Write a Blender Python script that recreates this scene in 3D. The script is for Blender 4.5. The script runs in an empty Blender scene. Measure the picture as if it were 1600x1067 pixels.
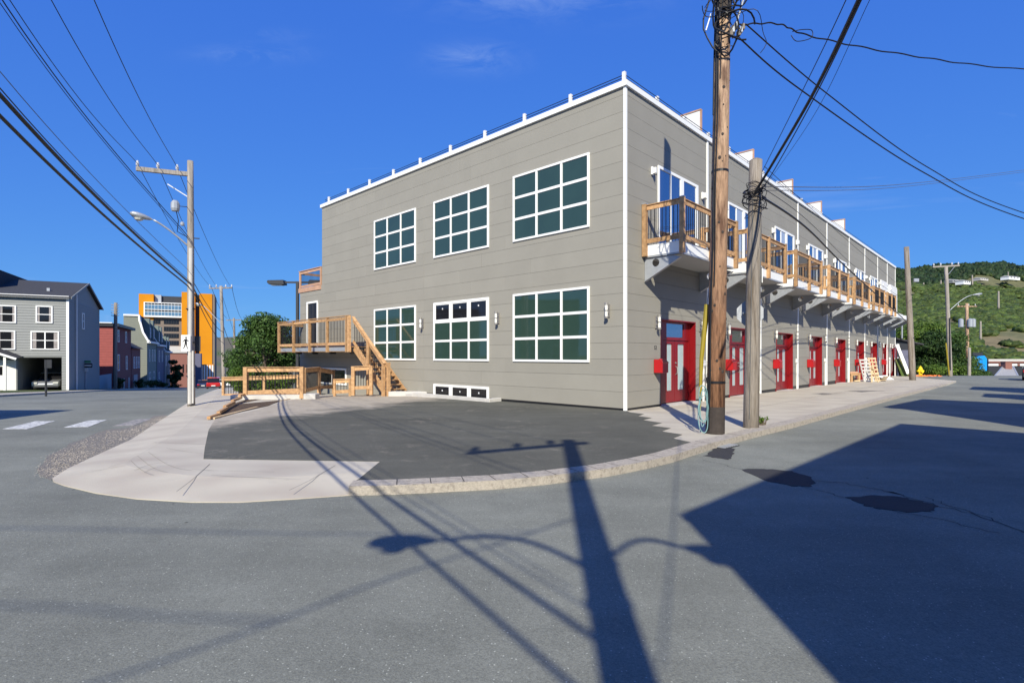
import bpy, bmesh, math, random
import numpy as np
from mathutils import Vector, Matrix
rnd = random.Random(7)
C = bpy.context.scene.collection
S = bpy.context.scene
R = math.radians

# ------------------------------------------------------------------ camera, light, exposure
cam_d = bpy.data.cameras.new("camera"); cam = bpy.data.objects.new("camera", cam_d); C.objects.link(cam)
cam.location = (0, 0, 1.6); cam.rotation_euler = (R(90), 0, 0)
cam_d.sensor_width = 36; cam_d.lens = 18.77; cam_d.shift_y = 21.5/1600
cam_d.clip_start = .05; cam_d.clip_end = 6000
S.camera = cam
SUN_E = 35.0
hx, hy = .10, .995
e = R(SUN_E)
to_sun = Vector((-hx*math.cos(e), -hy*math.cos(e), math.sin(e)))
sl = bpy.data.lights.new("sun", 'SUN'); sl.energy = 4.9; sl.angle = R(.42); sl.color = (1.0, .94, .78)
so = bpy.data.objects.new("sun", sl); C.objects.link(so); so.rotation_euler = to_sun.to_track_quat('Z', 'Y').to_euler(); so.location = (0, -20, 40)
w = bpy.data.worlds.new("World"); S.world = w; w.use_nodes = True
nt = w.node_tree; bg = nt.nodes['Background']
sky = nt.nodes.new('ShaderNodeTexSky'); sky.sky_type = 'NISHITA'; sky.sun_disc = False
sky.sun_elevation = e; sky.sun_rotation = math.atan2(-hx, -hy) % (2*math.pi)
sky.altitude = 0; sky.air_density = 1.0; sky.dust_density = .15; sky.ozone_density = 3.2
hs = nt.nodes.new('ShaderNodeHueSaturation'); hs.inputs['Saturation'].default_value = 1.18; hs.inputs['Value'].default_value = 1.0
nt.links.new(sky.outputs[0], hs.inputs['Color'])
# thin wisps of cirrus
tc = nt.nodes.new('ShaderNodeTexCoord')
sep = nt.nodes.new('ShaderNodeSeparateXYZ'); nt.links.new(tc.outputs['Generated'], sep.inputs[0])
def wm(op, a, b):
    n = nt.nodes.new('ShaderNodeMath'); n.operation = op
    for i, s in enumerate((a, b)):
        if isinstance(s, (int, float)): n.inputs[i].default_value = s
        else: nt.links.new(s, n.inputs[i])
    return n.outputs[0]
zc = wm('MAXIMUM', sep.outputs[2], .06)
SKYG = [(.48, .515), (.485, 1.18), (.20, 4.3)]
cx = wm('DIVIDE', sep.outputs[0], zc); cy = wm('DIVIDE', sep.outputs[1], zc)
cb = nt.nodes.new('ShaderNodeCombineXYZ'); nt.links.new(cx, cb.inputs[0]); nt.links.new(cy, cb.inputs[1])
mp = nt.nodes.new('ShaderNodeMapping'); mp.inputs['Scale'].default_value = (.55, 1.5, 1); mp.inputs['Location'].default_value = (1.35, .7, 0)
nt.links.new(cb.outputs[0], mp.inputs[0])
n1 = nt.nodes.new('ShaderNodeTexNoise'); n1.inputs['Scale'].default_value = .55; n1.inputs['Detail'].default_value = 9; n1.inputs['Roughness'].default_value = .62; n1.inputs['Distortion'].default_value = .6
nt.links.new(mp.outputs[0], n1.inputs['Vector'])
mr = nt.nodes.new('ShaderNodeMapRange'); mr.inputs['From Min'].default_value = .60; mr.inputs['From Max'].default_value = .86; mr.inputs['To Max'].default_value = .42
nt.links.new(n1.outputs[0], mr.inputs[0])
mx = nt.nodes.new('ShaderNodeMix'); mx.data_type = 'RGBA'
# per channel grading of the whole sky towards the deep polarised blue of the photograph
sc_ = nt.nodes.new('ShaderNodeSeparateColor'); nt.links.new(hs.outputs[0], sc_.inputs[0]); cc_ = nt.nodes.new('ShaderNodeCombineColor')
for i_, (g_, a_) in enumerate(SKYG): nt.links.new(wm('MULTIPLY', wm('POWER', sc_.outputs[i_], g_), a_), cc_.inputs[i_])
# a few wisps of cirrus low in the north, on top of the general thin ones
yy = wm('MAXIMUM', sep.outputs[1], .05); gu = wm('DIVIDE', sep.outputs[0], yy); gw = wm('DIVIDE', sep.outputs[2], yy)
tot = None
for (u0_, w0_, a__, b__, s__) in ((.06, .675, .17, .040, 1.), (-.07, .556, .075, .026, .9), (-.49, .562, .085, .016, .75), (-.44, .60, .06, .012, .4), (.62, .72, .2, .03, .4)):
    q1 = wm('POWER', wm('ABSOLUTE', wm('DIVIDE', wm('SUBTRACT', gu, u0_), a__), 0), 2.0); q2 = wm('POWER', wm('ABSOLUTE', wm('DIVIDE', wm('SUBTRACT', gw, w0_), b__), 0), 2.0)
    gs = wm('MULTIPLY', wm('POWER', 2.718, wm('MULTIPLY', wm('ADD', q1, q2), -1.0)), s__); tot = gs if tot is None else wm('ADD', tot, gs)
cb2 = nt.nodes.new('ShaderNodeCombineXYZ'); nt.links.new(gu, cb2.inputs[0]); nt.links.new(wm('MULTIPLY', gw, 2.6), cb2.inputs[1])
n2 = nt.nodes.new('ShaderNodeTexNoise'); n2.inputs['Scale'].default_value = 9; n2.inputs['Detail'].default_value = 10; n2.inputs['Roughness'].default_value = .68; n2.inputs['Distortion'].default_value = .8; nt.links.new(cb2.outputs[0], n2.inputs['Vector'])
mr2 = nt.nodes.new('ShaderNodeMapRange'); mr2.inputs['From Min'].default_value = .40; mr2.inputs['From Max'].default_value = .78; nt.links.new(n2.outputs[0], mr2.inputs[0])
cfac = wm('ADD', mr.outputs[0], wm('MULTIPLY', wm('MULTIPLY', mr2.outputs[0], tot), .42))
nt.links.new(cfac, mx.inputs['Factor']); nt.links.new(cc_.outputs[0], mx.inputs[6]); mx.inputs[7].default_value = (3.2, 4.4, 7.0, 1)
nt.links.new(mx.outputs[2], bg.inputs['Color'])
bg.inputs['Strength'].default_value = .105
S.view_settings.view_transform = 'Standard'; S.view_settings.look = 'None'
S.view_settings.exposure = .35; S.view_settings.gamma = 1; S.view_settings.use_curve_mapping = False

# ------------------------------------------------------------------ projecting helpers (pixel of the photograph -> point of the place)
F = 834.0; HZ = 555.0; EYE = 1.6
def sm(t): t = max(0., min(1., t)); return t*t*(3-2*t)
def G(x, y):                      # level of the pavements
    k = sm((-x-1)/8)
    a = max(0., y-18); gl = -.056*(a*a/(a+3) if a > 0 else 0); gl = max(gl, -13)
    gr = -.0078*max(0., y-14)-.12*max(0., y-53); gr = max(gr, -16)
    return k*gl+(1-k)*gr
def W(u, v, dz=0.):               # where the ray through (u, v) meets the ground (+dz)
    a = (u-800)/F; b = (HZ-v)/F
    lo, hi = .5, 400.
    f = lambda Y: (EYE+b*Y)-(G(a*Y, Y)+dz)
    y = lo; st = .25
    while y < hi and f(y) > 0: y += st
    lo = y-st; hi = y
    for _ in range(40):
        m = (lo+hi)/2
        if f(m) > 0: lo = m
        else: hi = m
    return Vector((a*lo, lo))
def D(u, v, Y): return Vector(((u-800)/F*Y, Y, EYE+(HZ-v)/F*Y))
def g3(p, dz=0.): return Vector((p[0], p[1], G(p[0], p[1])+dz))

# ------------------------------------------------------------------ materials
def mat(name, col, rough=.7, var=.12, scale=3., bump=0., bscale=60., metal=0., spec=.4, orand=.0, stretch=(1, 1, 1), col2=None, c2=(.45, .62), c2scale=None, coat=0.):
    m = bpy.data.materials.new(name); m.use_nodes = True; t = m.node_tree; N = t.nodes; L = t.links
    b = N['Principled BSDF']; b.inputs['Roughness'].default_value = rough; b.inputs['Metallic'].default_value = metal
    b.inputs['Specular IOR Level'].default_value = spec; b.inputs['Coat Weight'].default_value = coat
    tcn = N.new('ShaderNodeTexCoord'); mpn = N.new('ShaderNodeMapping'); mpn.inputs['Scale'].default_value = stretch
    L.new(tcn.outputs['Object'], mpn.inputs[0])
    no = N.new('ShaderNodeTexNoise'); no.inputs['Scale'].default_value = scale; no.inputs['Detail'].default_value = 7; no.inputs['Roughness'].default_value = .62
    L.new(mpn.outputs[0], no.inputs['Vector'])
    r = N.new('ShaderNodeMapRange'); r.inputs['From Min'].default_value = .25; r.inputs['From Max'].default_value = .75
    r.inputs['To Min'].default_value = 1-var; r.inputs['To Max'].default_value = 1+var; L.new(no.outputs[0], r.inputs[0])
    val = r.outputs[0]
    if orand:
        oi = N.new('ShaderNodeObjectInfo'); r2 = N.new('ShaderNodeMapRange'); r2.inputs['To Min'].default_value = 1-orand; r2.inputs['To Max'].default_value = 1+orand
        L.new(oi.outputs['Random'], r2.inputs[0]); mu = N.new('ShaderNodeMath'); mu.operation = 'MULTIPLY'; L.new(val, mu.inputs[0]); L.new(r2.outputs[0], mu.inputs[1]); val = mu.outputs[0]
    base = None
    if col2:
        n2 = N.new('ShaderNodeTexNoise'); n2.inputs['Scale'].default_value = c2scale or scale*.4; n2.inputs['Detail'].default_value = 6; n2.inputs['Roughness'].default_value = .6
        L.new(mpn.outputs[0], n2.inputs['Vector']); r3 = N.new('ShaderNodeMapRange'); r3.inputs['From Min'].default_value = c2[0]; r3.inputs['From Max'].default_value = c2[1]; L.new(n2.outputs[0], r3.inputs[0])
        mm = N.new('ShaderNodeMix'); mm.data_type = 'RGBA'; mm.inputs[6].default_value = (*col, 1); mm.inputs[7].default_value = (*col2, 1); L.new(r3.outputs[0], mm.inputs['Factor']); base = mm.outputs[2]
    vm = N.new('ShaderNodeVectorMath'); vm.operation = 'SCALE'
    if base: L.new(base, vm.inputs[0])
    else: vm.inputs[0].default_value = col
    L.new(val, vm.inputs['Scale']); L.new(vm.outputs[0], b.inputs['Base Color'])
    if bump:
        nb = N.new('ShaderNodeTexNoise'); nb.inputs['Scale'].default_value = bscale; nb.inputs['Detail'].default_value = 4; L.new(mpn.outputs[0], nb.inputs['Vector'])
        bp = N.new('ShaderNodeBump'); bp.inputs['Strength'].default_value = min(1, bump); bp.inputs['Distance'].default_value = .02; L.new(nb.outputs[0], bp.inputs['Height']); L.new(bp.outputs[0], b.inputs['Normal'])
    return m

def asphalt(name, col, speck=.5, dusty=None, patch=.12):
    m = bpy.data.materials.new(name); m.use_nodes = True; t = m.node_tree; N = t.nodes; L = t.links
    b = N['Principled BSDF']; b.inputs['Roughness'].default_value = .86; b.inputs['Specular IOR Level'].default_value = .3
    tcn = N.new('ShaderNodeTexCoord'); P = tcn.outputs['Object']
    def noise(sc, det=4, ro=.6, dist=0.):
        n = N.new('ShaderNodeTexNoise'); n.inputs['Scale'].default_value = sc; n.inputs['Detail'].default_value = det; n.inputs['Roughness'].default_value = ro; n.inputs['Distortion'].default_value = dist
        L.new(P, n.inputs['Vector']); return n.outputs[0]
    def mrg(s, a, bb, c, d):
        r = N.new('ShaderNodeMapRange'); r.inputs[1].default_value = a; r.inputs[2].default_value = bb; r.inputs[3].default_value = c; r.inputs[4].default_value = d; L.new(s, r.inputs[0]); return r.outputs[0]
    def mul(a, bb):
        n = N.new('ShaderNodeMath'); n.operation = 'MULTIPLY'; L.new(a, n.inputs[0]); L.new(bb, n.inputs[1]); return n.outputs[0]
    def add(a, bb):
        n = N.new('ShaderNodeMath'); n.operation = 'ADD'; L.new(a, n.inputs[0]); L.new(bb, n.inputs[1]); return n.outputs[0]
    v = mul(mrg(noise(.35, 5), .3, .7, 1-patch, 1+patch), mrg(noise(2.2, 6, .7, .4), .3, .7, .93, 1.07))
    mp2 = N.new('ShaderNodeMapping'); mp2.inputs['Rotation'].default_value = (0, 0, .75); mp2.inputs['Scale'].default_value = (.28, 1.7, 1); L.new(P, mp2.inputs[0])
    nn = N.new('ShaderNodeTexNoise'); nn.inputs['Scale'].default_value = .8; nn.inputs['Detail'].default_value = 6; nn.inputs['Roughness'].default_value = .65; L.new(mp2.outputs[0], nn.inputs['Vector']); v = mul(v, mrg(nn.outputs[0], .3, .7, 1-patch*.6, 1+patch*.6))
    v = mul(v, mrg(noise(95, 3, .75), .28, .72, 1-.34*speck, 1+.34*speck))
    v = mul(v, mrg(noise(28, 2, .6), .3, .7, .93, 1.07))
    vo = N.new('ShaderNodeTexVoronoi'); vo.inputs['Scale'].default_value = 42; L.new(P, vo.inputs['Vector'])
    pick = N.new('ShaderNodeSeparateColor'); L.new(vo.outputs['Color'], pick.inputs[0])
    sp = mul(mrg(vo.outputs['Distance'], .12, .26, 1, 0), mrg(pick.outputs[0], .80, .84, 0, 1.3*speck))
    v = add(v, sp)
    vo2 = N.new('ShaderNodeTexVoronoi'); vo2.inputs['Scale'].default_value = 3.1; L.new(P, vo2.inputs['Vector'])
    pk2 = N.new('ShaderNodeSeparateColor'); L.new(vo2.outputs['Color'], pk2.inputs[0])
    dk = mul(mrg(vo2.outputs['Distance'], .04, .07, 1, 0), mrg(pk2.outputs[1], .84, .85, 0, -.6)); v = add(v, dk)
    vm = N.new('ShaderNodeVectorMath'); vm.operation = 'SCALE'; vm.inputs[0].default_value = col; L.new(v, vm.inputs['Scale'])
    out = vm.outputs[0]
    if dusty:   # pale dust swept over the asphalt: (point, direction, width)
        sx = N.new('ShaderNodeSeparateXYZ'); L.new(P, sx.inputs[0])
        (px, py), (dx, dy), wd = dusty
        a1 = N.new('ShaderNodeMath'); a1.operation = 'MULTIPLY_ADD'; L.new(sx.outputs[0], a1.inputs[0]); a1.inputs[1].default_value = dx; a1.inputs[2].default_value = -(px*dx+py*dy)
        a2 = N.new('ShaderNodeMath'); a2.operation = 'MULTIPLY_ADD'; L.new(sx.outputs[1], a2.inputs[0]); a2.inputs[1].default_value = dy; L.new(a1.outputs[0], a2.inputs[2])
        ns = mrg(noise(.8, 7, .65, .5), .3, .7, -.8, .8)
        f = mrg(add(a2.outputs[0], ns), 0, wd, 0, 1)
        streak = mul(mrg(noise(1.3, 8, .75, 1.2), .54, .70, 0, .40), mrg(noise(.3, 3), .4, .6, 0, 1))
        f2 = N.new('ShaderNodeMath'); f2.operation = 'MAXIMUM'; L.new(f, f2.inputs[0]); L.new(streak, f2.inputs[1])
        mm = N.new('ShaderNodeMix'); mm.data_type = 'RGBA'; L.new(f2.outputs[0], mm.inputs['Factor']); L.new(out, mm.inputs[6])
        v2 = N.new('ShaderNodeVectorMath'); v2.operation = 'SCALE'; v2.inputs[0].default_value = (.40, .35, .28); L.new(mrg(noise(3, 6), .3, .7, .85, 1.12), v2.inputs['Scale']); L.new(v2.outputs[0], mm.inputs[7]); out = mm.outputs[2]
    L.new(out, b.inputs['Base Color'])
    bp = N.new('ShaderNodeBump'); bp.inputs['Strength'].default_value = .55; bp.inputs['Distance'].default_value = .012
    L.new(noise(70, 4, .7), bp.inputs['Height']); L.new(bp.outputs[0], b.inputs['Normal'])
    return m

M = {}
M['road'] = asphalt('worn_asphalt', (.196, .202, .172), 1.0, patch=.2)
M['lot'] = asphalt('new_asphalt', (.098, .097, .080), .9, dusty=((-5.5, 13.0), (-.905, .424), 1.3), patch=.2)
M['patch'] = asphalt('patch_asphalt', (.040, .040, .042), .4)
M['back_lot'] = asphalt('back_asphalt', (.11, .115, .12), .4)
M['concrete'] = mat('pavement_concrete', (.51, .465, .378), .85, .14, 2.2, .35, 90, stretch=(1, 1.6, 1), col2=(.385, .335, .275), c2=(.44, .70), c2scale=1.1)
M['brushed'] = mat('brushed_concrete', (.43, .395, .36), .85, .16, 1.6, .3, 60, stretch=(.5, 2.6, 1), col2=(.30, .275, .25), c2=(.5, .7))
M['kerb'] = mat('rough_kerb', (.46, .41, .345), .95, .22, 40, 1, 80, col2=(.34, .30, .255), c2=(.5, .62), c2scale=14)
M['block'] = mat('pale_concrete', (.52, .50, .47), .85, .10, 3, .3, 60)
M['gravel'] = mat('gravel', (.20, .185, .165), .95, .45, 30, 1, 70)
M['soil'] = mat('soil', (.085, .055, .035), .95, .4, 12, 1, 30)
M['paint'] = mat('road_paint', (.62, .62, .59), .7, .22, 9, .3, 60, col2=(.22, .22, .22), c2=(.50, .62), c2scale=14)
M['wornpaint'] = mat('worn_road_paint', (.36, .33, .30), .8, .2, 9, .3, 60, col2=(.17, .17, .17), c2=(.45, .58), c2scale=14)
M['panel'] = mat('fibre_cement_panel', (.292, .277, .240), .75, .05, .9, .10, 30, orand=.028, spec=.25)
M['backing'] = mat('dark_backing', (.05, .048, .045), .9)
M['white'] = mat('white_trim', (.86, .86, .84), .5, .03, 4)
M['whitewood'] = mat('white_painted_board', (.76, .75, .73), .6, .05, 5)
M['glassgreen'] = mat('green_glass', (.030, .060, .046), .03, .12, .7, .05, 1.2, spec=.75)
M['glassdark'] = mat('dark_glass', (.014, .014, .016), .04, .1, 2, spec=.45)
M['sticker'] = mat('sticker', (.75, .75, .75), .6)
def mirrorish(name, col, fac):
    m = bpy.data.materials.new(name); m.use_nodes = True; N = m.node_tree.nodes; L = m.node_tree.links; b = N['Principled BSDF']; b.inputs['Base Color'].default_value = (*col, 1); b.inputs['Roughness'].default_value = .3
    g = N.new('ShaderNodeBsdfGlossy'); g.inputs['Roughness'].default_value = .01; g.inputs['Color'].default_value = (.85, .92, 1, 1); x = N.new('ShaderNodeMixShader'); x.inputs[0].default_value = fac
    L.new(b.outputs[0], x.inputs[1]); L.new(g.outputs[0], x.inputs[2]); L.new(x.outputs[0], N['Material Output'].inputs[0]); return m
M['skyglass'] = mirrorish('reflecting_glass', (.012, .016, .022), .42)
M['farglass'] = mirrorish('far_glass', (.10, .16, .17), .35)
M['blind'] = mirrorish('glass_over_white_blind', (.42, .46, .48), .22)
M['frost'] = mat('frosted_glass', (.42, .52, .52), .25, .08, 3, spec=.6)
M['red'] = mat('red_gloss_paint', (.22, .007, .010), .32, .06, 5, spec=.5)
M['redbox'] = mat('red_mailbox_paint', (.42, .010, .014), .3, .04, 5, spec=.5)
M['wood'] = mat('treated_lumber', (.52, .315, .155), .7, .20, 3, .25, 30, orand=.22, stretch=(3, 3, 3), col2=(.36, .20, .095), c2=(.40, .68), c2scale=2.4)
M['woodpink'] = mat('cedar_lumber', (.50, .30, .20), .7, .2, 3, .25, 30, orand=.12)
M['pale'] = mat('raw_pine', (.62, .46, .27), .7, .15, 4, .2, 30, orand=.1)
M['black'] = mat('black_metal', (.014, .014, .016), .4, .1, 5)
M['darkgrey'] = mat('dark_grey_metal', (.035, .037, .042), .45, .1, 5)
M['galv'] = mat('galvanised_steel', (.40, .42, .45), .45, .10, 8, .1, 40, metal=.35)
M['soffit'] = mat('soffit_panel', (.42, .42, .41), .7, .04, 2)
M['chrome'] = mat('brushed_nickel', (.34, .32, .30), .5, .03, 5, metal=.55)
M['lampglass'] = mat('lamp_glass', (.75, .74, .70), .3, .03, 5)
M['pole1'] = mat('brown_pole_wood', (.33, .205, .125), .9, .5, 7, 1., 22, stretch=(3, 3, .35), col2=(.12, .065, .04), c2=(.50, .62), c2scale=2.2)
M['pole2'] = mat('grey_pole_wood', (.27, .235, .20), .9, .34, 8, .9, 26, stretch=(3.2, 3.2, .22), col2=(.15, .12, .09), c2=(.5, .66), c2scale=3)
M['polewhite'] = mat('silvered_pole_wood', (.32, .285, .25), .9, .3, 7, .6, 20, stretch=(3, 3, .3), col2=(.22, .20, .17), c2=(.5, .7))
# darker, creosote stained lower half of the brown pole
_t = M['pole1'].node_tree; _b = _t.nodes['Principled BSDF']; _src = _b.inputs['Base Color'].links[0].from_socket
_tc = _t.nodes.new('ShaderNodeTexCoord'); _sx = _t.nodes.new('ShaderNodeSeparateXYZ'); _t.links.new(_tc.outputs['Object'], _sx.inputs[0])
_n = _t.nodes.new('ShaderNodeTexNoise'); _n.inputs['Scale'].default_value = 1.3; _n.inputs['Detail'].default_value = 5; _t.links.new(_tc.outputs['Object'], _n.inputs[0])
_ad = _t.nodes.new('ShaderNodeMath'); _ad.operation = 'MULTIPLY_ADD'; _t.links.new(_n.outputs[0], _ad.inputs[0]); _ad.inputs[1].default_value = 5; _t.links.new(_sx.outputs[2], _ad.inputs[2])
_r = _t.nodes.new('ShaderNodeMapRange'); _r.inputs[1].default_value = 4.5; _r.inputs[2].default_value = 8.5; _t.links.new(_ad.outputs[0], _r.inputs[0])
_m = _t.nodes.new('ShaderNodeMix'); _m.data_type = 'RGBA'; _m.blend_type = 'MULTIPLY'; _m.inputs['Factor'].default_value = 1; _t.links.new(_src, _m.inputs[6])
_c = _t.nodes.new('ShaderNodeMix'); _c.data_type = 'RGBA'; _c.inputs[6].default_value = (.72, .58, .50, 1); _c.inputs[7].default_value = (1.35, 1.45, 1.55, 1); _t.links.new(_r.outputs[0], _c.inputs['Factor']); _t.links.new(_c.outputs[2], _m.inputs[7]); _t.links.new(_m.outputs[2], _b.inputs['Base Color'])
M['tar'] = mat('tarred_butt', (.05, .04, .035), .9, .3, 9, .5, 25)
M['wire'] = mat('black_cable', (.012, .012, .014), .5, .1, 5)
M['wiregrey'] = mat('grey_cable', (.12, .12, .12), .5, .1, 5)
M['yellow'] = mat('yellow_plastic', (.30, .23, .02), .5, .06, 5)
M['hydrant'] = mat('yellow_hydrant_paint', (.85, .62, .02), .4, .05, 8)
M['orange'] = mat('orange_netting', (.80, .20, .04), .6, .1, 9)
M['teal'] = mat('pale_blue_hose', (.20, .35, .36), .45, .05, 5)
M['lens'] = mat('lamp_lens', (.55, .55, .5), .2, .03, 5)
M['porcelain'] = mat('porcelain', (.62, .62, .64), .3, .04, 5)

# ------------------------------------------------------------------ mesh helpers
class MB:
    def __init__(s): s.v = []; s.f = []
    def add(s, vs, fs):
        o = len(s.v); s.v += [tuple(p) for p in vs]; s.f += [tuple(i+o for i in f) for f in fs]; return s
    def box(s, x0, x1, y0, y1, z0, z1):
        if x0 > x1: x0, x1 = x1, x0
        if y0 > y1: y0, y1 = y1, y0
        if z0 > z1: z0, z1 = z1, z0
        return s.add([(x0, y0, z0), (x1, y0, z0), (x1, y1, z0), (x0, y1, z0), (x0, y0, z1), (x1, y0, z1), (x1, y1, z1), (x0, y1, z1)],
                     [(0, 3, 2, 1), (4, 5, 6, 7), (0, 1, 5, 4), (1, 2, 6, 5), (2, 3, 7, 6), (3, 0, 4, 7)])
    def prism(s, poly, a0, a1, axis='z'):    # closed outline swept along an axis
        n = len(poly)
        def pt(p, a): return (p[0], p[1], a) if axis == 'z' else ((p[0], a, p[1]) if axis == 'y' else (a, p[0], p[1]))
        return s.add([pt(p, a0) for p in poly]+[pt(p, a1) for p in poly], [tuple(range(n))[::-1], tuple(range(n, 2*n))]+[(i, (i+1) % n, n+(i+1) % n, n+i) for i in range(n)])
    def beam(s, p, q, w_, h_=None, up=(0, 0, 1)):   # squared bar from p to q
        h_ = h_ or w_; p = Vector(p); q = Vector(q); d = (q-p).normalized(); up = Vector(up)
        if abs(d.dot(up)) > .98: up = Vector((1, 0, 0))
        sd = d.cross(up).normalized()*w_/2; u2 = sd.cross(d).normalized()*h_/2
        return s.add([p-sd-u2, p+sd-u2, p+sd+u2, p-sd+u2, q-sd-u2, q+sd-u2, q+sd+u2, q-sd+u2], [(0, 3, 2, 1), (4, 5, 6, 7), (0, 1, 5, 4), (1, 2, 6, 5), (2, 3, 7, 6), (3, 0, 4, 7)])
    def tube(s, pts, r, n=8, cap=True):
        pts = [Vector(p) for p in pts]; k = len(pts); rs = r if isinstance(r, (list, tuple)) else [r]*k
        vs = []; fs = []; ref = None
        for i, p in enumerate(pts):
            d = (pts[min(i+1, k-1)]-pts[max(i-1, 0)]).normalized()
            if ref is None: ref = Vector((1, 0, 0)) if abs(d.x) < .9 else Vector((0, 1, 0))
            a = (ref-d*ref.dot(d)).normalized(); ref = a; b = d.cross(a)
            for j in range(n):
                th = 2*math.pi*j/n; vs.append(p+(a*math.cos(th)+b*math.sin(th))*rs[i])
        for i in range(k-1):
            for j in range(n): fs.append((i*n+j, i*n+(j+1) % n, (i+1)*n+(j+1) % n, (i+1)*n+j))
        if cap: fs += [tuple(range(n))[::-1], tuple(range((k-1)*n, k*n))]
        return s.add(vs, fs)
    def lathe(s, prof, cx=0, cy=0, n=16):    # (r, z) outline turned about a vertical axis
        vs = []; fs = []
        for r, z in prof:
            for j in range(n): th = 2*math.pi*j/n; vs.append((cx+r*math.cos(th), cy+r*math.sin(th), z))
        for i in range(len(prof)-1):
            for j in range(n): fs.append((i*n+j, i*n+(j+1) % n, (i+1)*n+(j+1) % n, (i+1)*n+j))
        fs += [tuple(range(n))[::-1], tuple(range((len(prof)-1)*n, len(prof)*n))]
        return s.add(vs, fs)
    def xf(s, mtx): s.v = [tuple(mtx @ Vector(p)) for p in s.v]; return s
    def mesh(s, name, m, smooth=False):
        me = bpy.data.meshes.new(name); me.from_pydata(s.v, [], s.f); me.materials.append(m)
        if smooth: me.polygons.foreach_set('use_smooth', [True]*len(me.polygons))
        me.update(); return me
    def build(s, name, m, parent=None, smooth=False):
        o = bpy.data.objects.new(name, s.mesh(name, m, smooth)); C.objects.link(o)
        if parent: o.parent = parent
        return o
def box(*a): return MB().box(*a)
def tag(o, label=None, cat=None, group=None, kind=None):
    if label: o['label'] = label
    if cat: o['category'] = cat
    if group: o['group'] = group
    if kind: o['kind'] = kind
    return o
def thing(name, loc, rz, label, cat, group=None):
    o = bpy.data.objects.new(name, None); C.objects.link(o); o.location = loc; o.rotation_euler = (0, 0, rz); o.empty_display_size = .2
    return tag(o, label, cat, group)
def copy_tree(o, parent=None):
    c = o.copy(); C.objects.link(c); c.parent = parent
    for ch in KIDS.get(o.name, []) or list(o.children): copy_tree(ch, c)
    return c
KIDS = {}
def bevel(o, wdt=.01, seg=1):
    m = o.modifiers.new('bevel', 'BEVEL'); m.width = wdt; m.segments = seg; m.limit_method = 'ANGLE'; return o
def drape(name, poly, dz, m, skirt=.14, step=2.5, label=None, cat=None, kind='structure', parent=None, top=None):
    bm = bmesh.new(); vs = [bm.verts.new((p[0], p[1], 0)) for p in poly]; f = bm.faces.new(vs); f.normal_update()
    if f.normal.z < 0: f.normal_flip()
    xs = [p[0] for p in poly]; ys = [p[1] for p in poly]
    y = math.ceil(max(min(ys), 8)/step)*step
    while y < max(ys):
        bmesh.ops.bisect_plane(bm, geom=bm.verts[:]+bm.edges[:]+bm.faces[:], plane_co=(0, y, 0), plane_no=(0, 1, 0)); y += step
    x = math.ceil(max(min(xs), -12)/1.)*1.
    while x < min(max(xs), 0):
        bmesh.ops.bisect_plane(bm, geom=bm.verts[:]+bm.edges[:]+bm.faces[:], plane_co=(x, 0, 0), plane_no=(1, 0, 0)); x += 1.
    bmesh.ops.triangulate(bm, faces=[f for f in bm.faces if len(f.verts) > 4])
    for v in bm.verts: v.co.z = (top(v.co.x, v.co.y) if top else G(v.co.x, v.co.y))+dz
    if skirt:
        be = [e_ for e_ in bm.edges if len(e_.link_faces) == 1]
        r = bmesh.ops.extrude_edge_only(bm, edges=be)
        for g_ in r['geom']:
            if isinstance(g_, bmesh.types.BMVert): g_.co.z -= skirt
    me = bpy.data.meshes.new(name); bm.to_mesh(me); bm.free(); me.materials.append(m)
    o = bpy.data.objects.new(name, me); C.objects.link(o)
    if parent: o.parent = parent
    elif label or kind: tag(o, label, cat, None, kind)
    return o
def strip(line, w0, w1):      # polygon between two offsets (to the left of the direction of travel)
    def off(d):
        out = []
        for i, p in enumerate(line):
            a = Vector(line[max(i-1, 0)]); b = Vector(line[min(i+1, len(line)-1)]); t = (b-a).normalized(); n = Vector((-t.y, t.x)); out.append(Vector(p)+n*d)
        return out
    return off(w0)+off(w1)[::-1]
def text(s, size, m, name, parent, mtx, ext=.004):
    cu = bpy.data.curves.new(name, 'FONT'); cu.body = s; cu.size = size; cu.extrude = ext; cu.align_x = 'CENTER'; cu.align_y = 'CENTER'; cu.materials.append(m)
    t_ = bpy.data.objects.new(name, cu); C.objects.link(t_); me = bpy.data.meshes.new_from_object(t_); bpy.data.objects.remove(t_)
    o = bpy.data.objects.new(name, me); C.objects.link(o); o.parent = parent; o.matrix_basis = mtx; return o

# ------------------------------------------------------------------ ground
def bigsheet():
    xs = np.concatenate([np.linspace(-1500, -80, 24), np.linspace(-70, 90, 81), np.linspace(100, 1900, 30)])
    ys = np.concatenate([np.linspace(-300, -20, 8), np.linspace(-15, 150, 84), np.linspace(160, 2200, 40)])
    vs = [(x, y, G(x, y)-.30) for y in ys for x in xs]; n = len(xs)
    fs = [(j*n+i, j*n+i+1, (j+1)*n+i+1, (j+1)*n+i) for j in range(len(ys)-1) for i in range(n-1)]
    return MB().add(vs, fs)
M['earth'] = mat('rough_ground', (.11, .12, .06), .95, .3, .3, .3, 10, col2=(.16, .13, .09))
tag(bigsheet().build('ground', M['earth']), 'rough earth and grass stretching out to the horizon', 'ground', kind='structure')
def roadsheet():
    xs = np.concatenate([np.arange(-90, -12, 3.), np.arange(-12, 3, .5), np.arange(3, 75, 3.)]); ys = np.concatenate([np.arange(-25, 12, 3.), np.arange(12, 130, 1.5)])
    vs = [(x, y, G(x, y)-.10) for y in ys for x in xs]; n = len(xs)
    return MB().add(vs, [(j*n+i, j*n+i+1, (j+1)*n+i+1, (j+1)*n+i) for j in range(len(ys)-1) for i in range(n-1)])
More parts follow.
